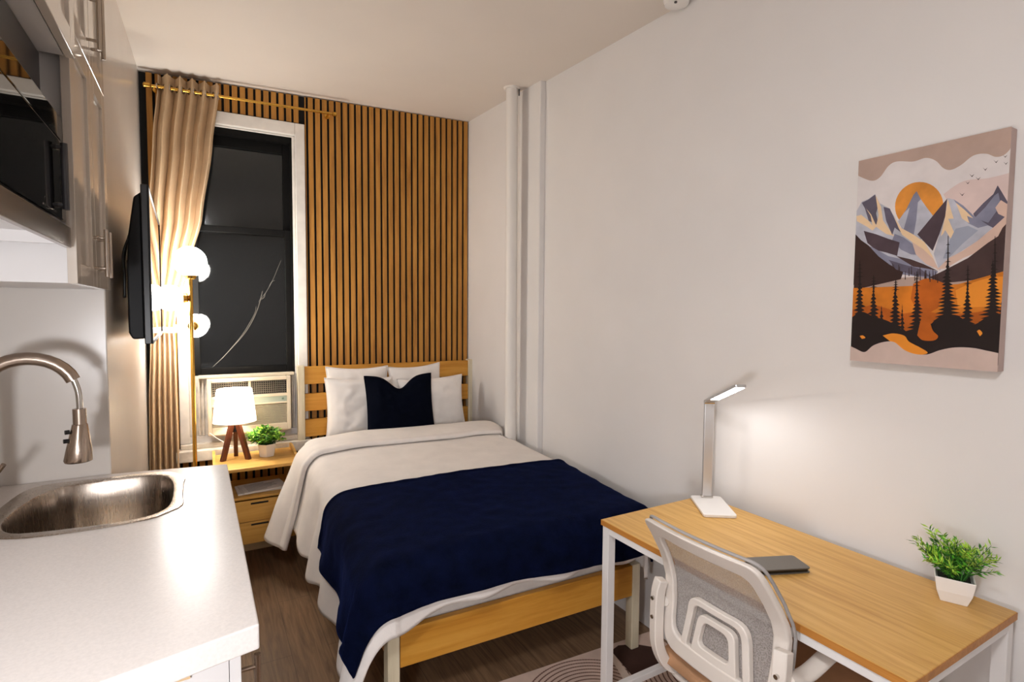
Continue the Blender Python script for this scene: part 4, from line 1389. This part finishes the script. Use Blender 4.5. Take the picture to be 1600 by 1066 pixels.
def seatfn(sg):
    def fn(u, v):
        a, b = 2 * u - 1, 2 * v - 1
        k = max(0, (1 - abs(a) ** 4) * (1 - abs(b) ** 4)) ** 0.4
        x = 0.045 + 0.235 * a * (1 - 0.05 * b * b); y = 0.235 * b * (1 - 0.05 * a * a)
        return (x, y, 0.462 + (0.042 if sg > 0 else -0.03) * k - 0.02 * max(0, a) ** 4)
    return fn
grid(bm, 26, 26, seatfn(1)); grid(bm, 26, 26, seatfn(-1))
bmesh.ops.remove_doubles(bm, verts=bm.verts[:], dist=0.0008)
cobj('seat', bm, M['seat'], smooth=180)
bm = NB(); prism(bm, [(p[0] + 0.045, p[1]) for p in rrect(0.42, 0.42, 0.06)], 0.418, 0.434)
cobj('seat_pan', bm, M['white_plastic'], bevel=0.005)
for sy in (-1, 1):
    # bracket bolted to the frame, running down under the seat, and the flip arm
    bm = NB()
    yy = sy * 0.192
    path = catmull([(-0.192, yy * 0.98, 0.705), (-0.200, yy, 0.67), (-0.204, yy, 0.60), (-0.200, yy * 0.99, 0.51), (-0.165, yy * 0.93, 0.445), (-0.09, yy * 0.80, 0.418)], 6)
    tube(bm, path, 0.021, 4, flat=(1.15, 1.0), nref=(0.82, 0.57 * sy, 0))
    br = cobj('arm_bracket', bm, M['white_plastic'], smooth=30, bevel=0.003)
    for zz in (0.655, 0.600):
        bm = NB()
        tube(bm, [(-0.215, yy, zz), (-0.2245, yy, zz)], 0.0055, 12)
        cobj('screw', bm, M['chrome'], br)
    bm = NB()
    pth = catmull([(-0.186, yy, 0.640), (-0.12, yy * 1.03, 0.628), (-0.03, yy * 1.06, 0.655), (0.06, yy * 1.06, 0.672), (0.13, yy * 1.05, 0.670)], 6)
    tube(bm, pth, [0.024] * 4 + [0.021] * (len(pth) - 4), 12, flat=(0.62, 1.05), nref=(0, 0, 1))
    cobj('armrest', bm, M['white_plastic'], smooth=60)
bm = NB(); tube(bm, [(0.03, 0, 0.10), (0.03, 0, 0.26)], 0.027, 18); tube(bm, [(0.03, 0, 0.26), (0.03, 0, 0.42)], 0.016, 18)
cobj('gas_lift', bm, M['chrome'], smooth=40)
bm = NB(); box(bm, (-0.08, -0.06, 0.385), (0.14, 0.06, 0.418))
cobj('tilt_mechanism', bm, M['black_plastic'], bevel=0.006)
bm = NB()
tube(bm, [(0.03, 0, 0.075), (0.03, 0, 0.115)], 0.04, 20)
for k in range(5):
    a = 0.25 + k * 2 * PI / 5
    tube(bm, [(0.03 + 0.03 * math.cos(a), 0.03 * math.sin(a), 0.098), (0.03 + 0.16 * math.cos(a), 0.16 * math.sin(a), 0.085), (0.03 + 0.275 * math.cos(a), 0.275 * math.sin(a), 0.070)], [0.026, 0.022, 0.017], 10)
cobj('star_base', bm, M['white_plastic'], smooth=50)
for k in range(5):
    a = 0.25 + k * 2 * PI / 5
    c = Vector((0.03 + 0.275 * math.cos(a), 0.275 * math.sin(a), 0.025))
    bm = NB()
    s_ = Vector((-math.sin(a), math.cos(a), 0))
    for g in (-1, 1):
        tube(bm, [c + s_ * (0.006 * g), c + s_ * (0.019 * g)], 0.025, 18)
    tube(bm, [c, c + Vector((0, 0, 0.046))], 0.007, 10)
    cobj('caster', bm, M['dark_gray'], smooth=40)

# ---------------------------------------------------------------- kitchen: worktop, sink, tap
CZ, CT = 0.900, 0.048
OUTC = [(0.067, 2.262), (0.078, 1.067), (-0.599, 0.910), (-0.599, 2.317), (-0.29, 2.315)]
SCX, SCY = -0.285, 1.992
def radial(pts, N=72, closed=True):
    q = [(p.x, p.y) for p in catmull([(x, y, 0) for x, y in pts + pts[:3]], 8)][8:8 * (len(pts) + 1)]
    ang = [(math.atan2(y - SCY, x - SCX), math.hypot(x - SCX, y - SCY)) for x, y in q]
    ang.sort()
    A_ = np.array([a for a, _ in ang]); D_ = np.array([d for _, d in ang])
    A_ = np.concatenate([A_ - 2 * PI, A_, A_ + 2 * PI]); D_ = np.concatenate([D_, D_, D_])
    out = []
    for k in range(N):
        a = -PI + 2 * PI * k / N
        d = float(np.interp(a, A_, D_))
        out.append((a, d))
    return out
BOWL = radial([(-0.47, 1.859), (-0.482, 1.935), (-0.475, 2.033), (-0.452, 2.138), (-0.402, 2.207), (-0.323, 2.228), (-0.235, 2.228), (-0.161, 2.216), (-0.118, 2.178), (-0.097, 2.084), (-0.092, 1.947), (-0.098, 1.85), (-0.122, 1.80), (-0.160, 1.776), (-0.22, 1.768), (-0.301, 1.775), (-0.381, 1.787), (-0.438, 1.808)])
RIM = radial([(-0.068, 2.150), (-0.067, 2.06), (-0.066, 1.93), (-0.064, 1.835), (-0.098, 1.79), (-0.140, 1.755), (-0.256, 1.742), (-0.374, 1.751), (-0.445, 1.775), (-0.515, 1.833), (-0.522, 1.95), (-0.518, 2.10), (-0.50, 2.215), (-0.455, 2.262), (-0.331, 2.262), (-0.202, 2.262), (-0.118, 2.242)])
def oval(L, g=0.0):
    return [(SCX + (d + g) * math.cos(a), SCY + (d + g) * math.sin(a)) for a, d in L]
ct = thing('countertop', 'white speckled quartz kitchen worktop with an inset sink on the left', 'countertop', (-0.26, 1.65, CZ - CT))
bm = NB()
H = oval(BOWL, 0.004)
for z in (CZ, CZ - CT):
    ov = [bm.verts.new((x, y, z)) for x, y in OUTC]
    hv = [bm.verts.new((x, y, z)) for x, y in H]
    es = [bm.edges.new((ov[i], ov[(i + 1) % len(ov)])) for i in range(len(ov))] + [bm.edges.new((hv[i], hv[(i + 1) % len(hv)])) for i in range(len(hv))]
    bmesh.ops.triangle_fill(bm, edges=es, use_beauty=True)
    if z == CZ:
        o1_, h1_ = ov, hv
    else:
        for A, B in ((o1_, ov), (h1_, hv)):
            for i in range(len(A)):
                bm.faces.new((A[i], A[(i + 1) % len(A)], B[(i + 1) % len(A)], B[i]))
def inhole(c):
    a = math.atan2(c.y - SCY, c.x - SCX)
    k = int(round((a + PI) / (2 * PI) * 72)) % 72
    return math.hypot(c.x - SCX, c.y - SCY) < BOWL[k][1] - 0.004
# drop fill triangles inside the hole
kill = [f for f in bm.faces if abs(f.normal.z) > 0.9 and inhole(f.calc_center_median())]
bmesh.ops.delete(bm, geom=kill, context='FACES_ONLY')
obj('slab', bm, M['quartz'], ct, bevel=0.003)
bm = NB(); box(bm, (-0.599, 0.93, CZ), (-0.583, 2.318, CZ + 0.075))
obj('upstand', bm, M['quartz'], ct, bevel=0.003)

sk = thing('sink', 'stainless steel single bowl sink set into the white worktop', 'sink', (SCX, SCY, CZ - 0.19))
bm = NB()
loops = [[(x, y, CZ + 0.0006) for x, y in oval(RIM)], [(x, y, CZ + 0.0034) for x, y in oval(RIM, -0.0025)]]
for g, z in ((0.006, 0.0036), (0.0, 0.0022), (-0.003, -0.004), (-0.006, -0.06), (-0.012, -0.14), (-0.022, -0.172), (-0.044, -0.184), (-0.10, -0.188)):
    loops.append([(x, y, CZ + z) for x, y in oval(BOWL, g)])
V = [[bm.verts.new(p) for p in lp] for lp in loops]
for A, B in zip(V, V[1:]):
    for i in range(72):
        bm.faces.new((A[i], A[(i + 1) % 72], B[(i + 1) % 72], B[i]))
cv = bm.verts.new((SCX, SCY, CZ - 0.190))
for i in range(72):
    bm.faces.new((V[-1][i], V[-1][(i + 1) % 72], cv))
obj('basin', bm, M['steel_v'], sk, smooth=35)
bm = NB(); lathe(bm, [(0, 0.0015), (0.022, 0.0015), (0.024, 0.004), (0.043, 0.004), (0.045, 0.0), (0, 0.0)], (SCX, SCY, CZ - 0.189), 28)
obj('drain', bm, M['chrome'], sk, smooth=40)

ta = thing('kitchen_tap', 'brushed nickel pull-down kitchen tap arching over the sink', 'tap', (-0.545, 2.0, CZ))
bm = NB(); lathe(bm, [(0, 0), (0.03, 0), (0.03, 0.008), (0.024, 0.014), (0.022, 0.085), (0.018, 0.10), (0, 0.10)], (-0.545, 2.0, CZ + 0.0005), 28)
obj('base', bm, M['nickel'], ta, smooth=40)
bm = NB()
arcp = [(-0.545, 2.0, CZ + 0.09), (-0.545, 2.0, 1.10), (-0.545, 2.0, 1.235)]
for k in range(1, 15):
    a = PI - k / 14 * PI * 0.89
    arcp.append((-0.436 + 0.109 * math.cos(a), 2.0, 1.235 + 0.102 * math.sin(a)))
tube(bm, arcp, 0.0185, 18)
obj('spout', bm, M['nickel'], ta, smooth=50)
e = Vector(arcp[-1])
bm = NB(); tube(bm, catmull([e + Vector((-0.001, 0, 0.006)), e + Vector((0.009, 0, -0.03)), e + Vector((0.012, 0, -0.07)), e + Vector((0.011, 0, -0.10))], 5), 0.0082, 12)
obj('hose', bm, M['chrome'], ta, smooth=60)
h0 = e + Vector((0.011, 0, -0.085))
bm = NB(); tube(bm, [h0, h0 + Vector((0.0, 0, -0.045)), h0 + Vector((-0.0, 0, -0.047)), h0 + Vector((-0.004, 0, -0.120)), h0 + Vector((-0.007, 0, -0.153)), h0 + Vector((-0.007, 0, -0.157))], [0.0165, 0.0165, 0.019, 0.031, 0.0345, 0.032], 24)
sp = obj('spray_head', bm, M['nickel'], ta, smooth=40)
for dz in (-0.066, -0.092):
    bm = NB(); c = h0 + Vector((-0.0235 + (dz + 0.066) * 0.15, -0.008, dz))
    tube(bm, [c, c + Vector((-0.010, -0.004, 0))], 0.0065, 10)
    obj('button', bm, M['black_plastic'], sp, smooth=40)
bm = NB(); tube(bm, [(-0.545, 1.985, 0.965), (-0.528, 1.955, 0.985), (-0.478, 1.935, 1.055)], [0.012, 0.008, 0.006], 12)
obj('lever', bm, M['nickel'], ta, smooth=40)

# ---------------------------------------------------------------- base cabinet
bc = thing('base_cabinet', 'white kitchen base cabinet under the worktop', 'cabinet', (-0.28, 1.68, 0))
CXF = 0.028
bm = NB()
box(bm, (-0.597, 1.110, 0.10), (CXF, 1.128, CZ - CT - 0.018))
box(bm, (-0.597, 2.225, 0.10), (CXF, 2.243, CZ - CT - 0.002))
box(bm, (-0.597, 1.128, 0.10), (CXF, 2.225, 0.118))
box(bm, (-0.597, 1.128, 0.118), (-0.585, 2.225, CZ - CT - 0.25))
obj('carcass', bm, M['cab_side'], bc)
bm = NB(); box(bm, (-0.597, 1.1035, CZ - CT - 0.041), (CXF - 0.062, 1.1095, CZ - CT - 0.024))
obj('top_batten', bm, M['raw_wood'], bc)
bm = NB(); box(bm, (-0.55, 1.15, 0.0), (CXF - 0.05, 2.22, 0.10))
obj('toe_kick', bm, M['black_matte'], bc)
def handle(par, x, y, z0, z1, m='steel_v', s=0.030):
    bm = NB()
    tube(bm, [(x + s, y, z0), (x + s, y, z1)], 0.006, 12)
    for z in (z0 + 0.025, z1 - 0.025):
        tube(bm, [(x, y, z), (x + s, y, z)], 0.0045, 10)
    return obj('handle', bm, M[m], par, smooth=40)
def shaker(name, par, x, y0, y1, z0, z1, m):
    """door lying in a plane of constant x, facing +x, with a recessed centre"""
    fr = min(0.055, (y1 - y0) * 0.26)
    bm = NB()
    box(bm, (x, y0, z0), (x + 0.020, y0 + fr, z1)); box(bm, (x, y1 - fr, z0), (x + 0.020, y1, z1))
    box(bm, (x, y0 + fr, z0), (x + 0.020, y1 - fr, z0 + fr)); box(bm, (x, y0 + fr, z1 - fr), (x + 0.020, y1 - fr, z1))
    box(bm, (x, y0 + fr, z0 + fr), (x + 0.012, y1 - fr, z1 - fr))
    return obj(name, bm, M[m], par, bevel=0.0015)
for k in range(3):
    y0 = 1.112 + k * 0.377
    d = shaker('door', bc, CXF + 0.001, y0, y0 + 0.373, 0.12, CZ - CT - 0.012, 'cab_side')
    handle(d, CXF + 0.021, y0 + (0.03 if k != 1 else 0.34), 0.66, 0.80, 'nickel')

# ---------------------------------------------------------------- wall cabinets
XF = -0.296
zt1 = zc(-0.6, 1.76) - 0.004
wc = thing('wall_cabinet', 'tall glossy wall cabinet with bar handles beside the microwave', 'cabinet', (-0.44, 2.03, 1.541))
bm = NB()
box(bm, (-0.598, 1.775, 1.545), (XF - 0.003, 1.793, zt1))
box(bm, (-0.598, 2.297, 1.545), (XF - 0.003, 2.315, zt1))
box(bm, (-0.598, 1.793, 1.545), (XF - 0.003, 2.297, 1.563))
box(bm, (-0.598, 1.793, zt1 - 0.018), (XF - 0.003, 2.297, zt1))
box(bm, (-0.598, 1.793, 1.563), (-0.590, 2.297, zt1 - 0.018))
box(bm, (-0.590, 1.793, 2.190), (XF - 0.003, 2.297, 2.208))
obj('carcass', bm, M['cab_side'], wc)
ym = 2.045
for y0, y1, hy in ((1.752, ym - 0.002, ym - 0.035), (ym + 0.002, 2.313, ym + 0.035)):
    d = shaker('door', wc, XF, y0, y1, 1.543, 2.195, 'cabinet')
    handle(d, XF + 0.020, hy, 1.575, 1.715)
    d = shaker('door', wc, XF, y0, y1, 2.199, zt1, 'cabinet')
    handle(d, XF + 0.020, hy, 2.235, 2.43)

XF = -0.283
oc = thing('wall_cabinet', 'short wall cabinet with pale doors above the microwave', 'cabinet', (-0.44, 1.35, 2.10))
zt0 = zc(-0.6, 0.95) - 0.004
bm = NB()
box(bm, (-0.598, 0.955, 2.105), (XF - 0.003, 0.973, zt0))
box(bm, (-0.598, 1.725, 2.105), (XF - 0.003, 1.743, zt0))
box(bm, (-0.598, 0.973, 2.105), (XF - 0.003, 1.725, 2.123))
box(bm, (-0.598, 0.973, zt0 - 0.018), (XF - 0.003, 1.725, zt0))
box(bm, (-0.598, 0.973, 2.123), (-0.590, 1.725, zt0 - 0.018))
obj('carcass', bm, M['cab_side'], oc)
for y0, y1, hy in ((0.955, 1.346, 1.31), (1.350, 1.743, 1.385)):
    d = shaker('door', oc, XF, y0, y1, 2.101, zt0, 'cabinet')
    handle(d, XF + 0.020, hy, 2.14, 2.28)

# ---------------------------------------------------------------- microwave and its shelf
hs = thing('microwave_shelf', 'brushed steel shelf with a deep front lip under the black microwave', 'shelf', (-0.44, 1.36, 1.631))
bm = NB()
box(bm, (-0.598, 0.965, 1.668), (XF - 0.014, 1.743, 1.676))
obj('shelf_plate', bm, M['cab_side'], hs)
bm = NB(); box(bm, (XF - 0.014, 0.960, 1.631), (XF, 1.735, 1.682))
obj('front_lip', bm, M['steel'], hs, bevel=0.002)
for y0 in (0.965, 1.728):
    bm = NB(); box(bm, (-0.598, y0, 1.64), (XF - 0.016, y0 + 0.014, 1.668))
    obj('bracket', bm, M['cab_side'], hs)

mw = thing('microwave', 'black glass-fronted microwave on the steel shelf below the short cabinet', 'microwave', (-0.44, 1.40, 1.676))
bm = NB(); box(bm, (-0.585, 1.03, 1.684), (XF - 0.032, 1.725, 1.948))
obj('body', bm, M['black_plastic'], mw, bevel=0.004)
for y in (1.08, 1.66):
    for x in (-0.55, -0.36):
        bm = NB(); tube(bm, [(x, y, 1.6762), (x, y, 1.685)], 0.012, 12)
        obj('foot', bm, M['black_plastic'], mw)
bm = NB(); box(bm, (XF - 0.032, 1.03, 1.692), (XF - 0.006, 1.725, 1.884))
dr = obj('door', bm, M['black_gloss'], mw, bevel=0.004)
bm = NB(); box(bm, (XF - 0.032, 1.03, 1.886), (XF - 0.008, 1.725, 1.946))
obj('vent_panel', bm, M['black_gloss'], mw, bevel=0.003)
bm = NB(); tube(bm, [(XF + 0.008, 1.640, 1.712), (XF + 0.008, 1.640, 1.866)], 0.0075, 12)
for z in (1.722, 1.856):
    tube(bm, [(XF - 0.007, 1.640, z), (XF + 0.008, 1.640, z)], 0.006, 10)
obj('door_handle', bm, M['dark_gray'], dr, smooth=40)
bm = NB(); box(bm, (XF - 0.006, 1.50, 1.700), (XF - 0.0052, 1.62, 1.704))  # chrome strip stands in for a bright reflection on the door
obj('glint_line', bm, M['chrome'], dr)
bm = NB(); box(bm, (-0.598, 0.975, 1.952), (XF - 0.05, 1.742, 1.962))  # dark sheet stands in for the shade in the recess
fpn = thing('gap_shade_board', 'dark grey board added for the shade in the gap between the microwave and the cabinet above', 'board', (-0.44, 1.36, 1.952))
box(bm, (XF - 0.058, 0.975, 1.962), (XF - 0.05, 1.742, 2.100))
obj('board', bm, M['dark_gray'], fpn)
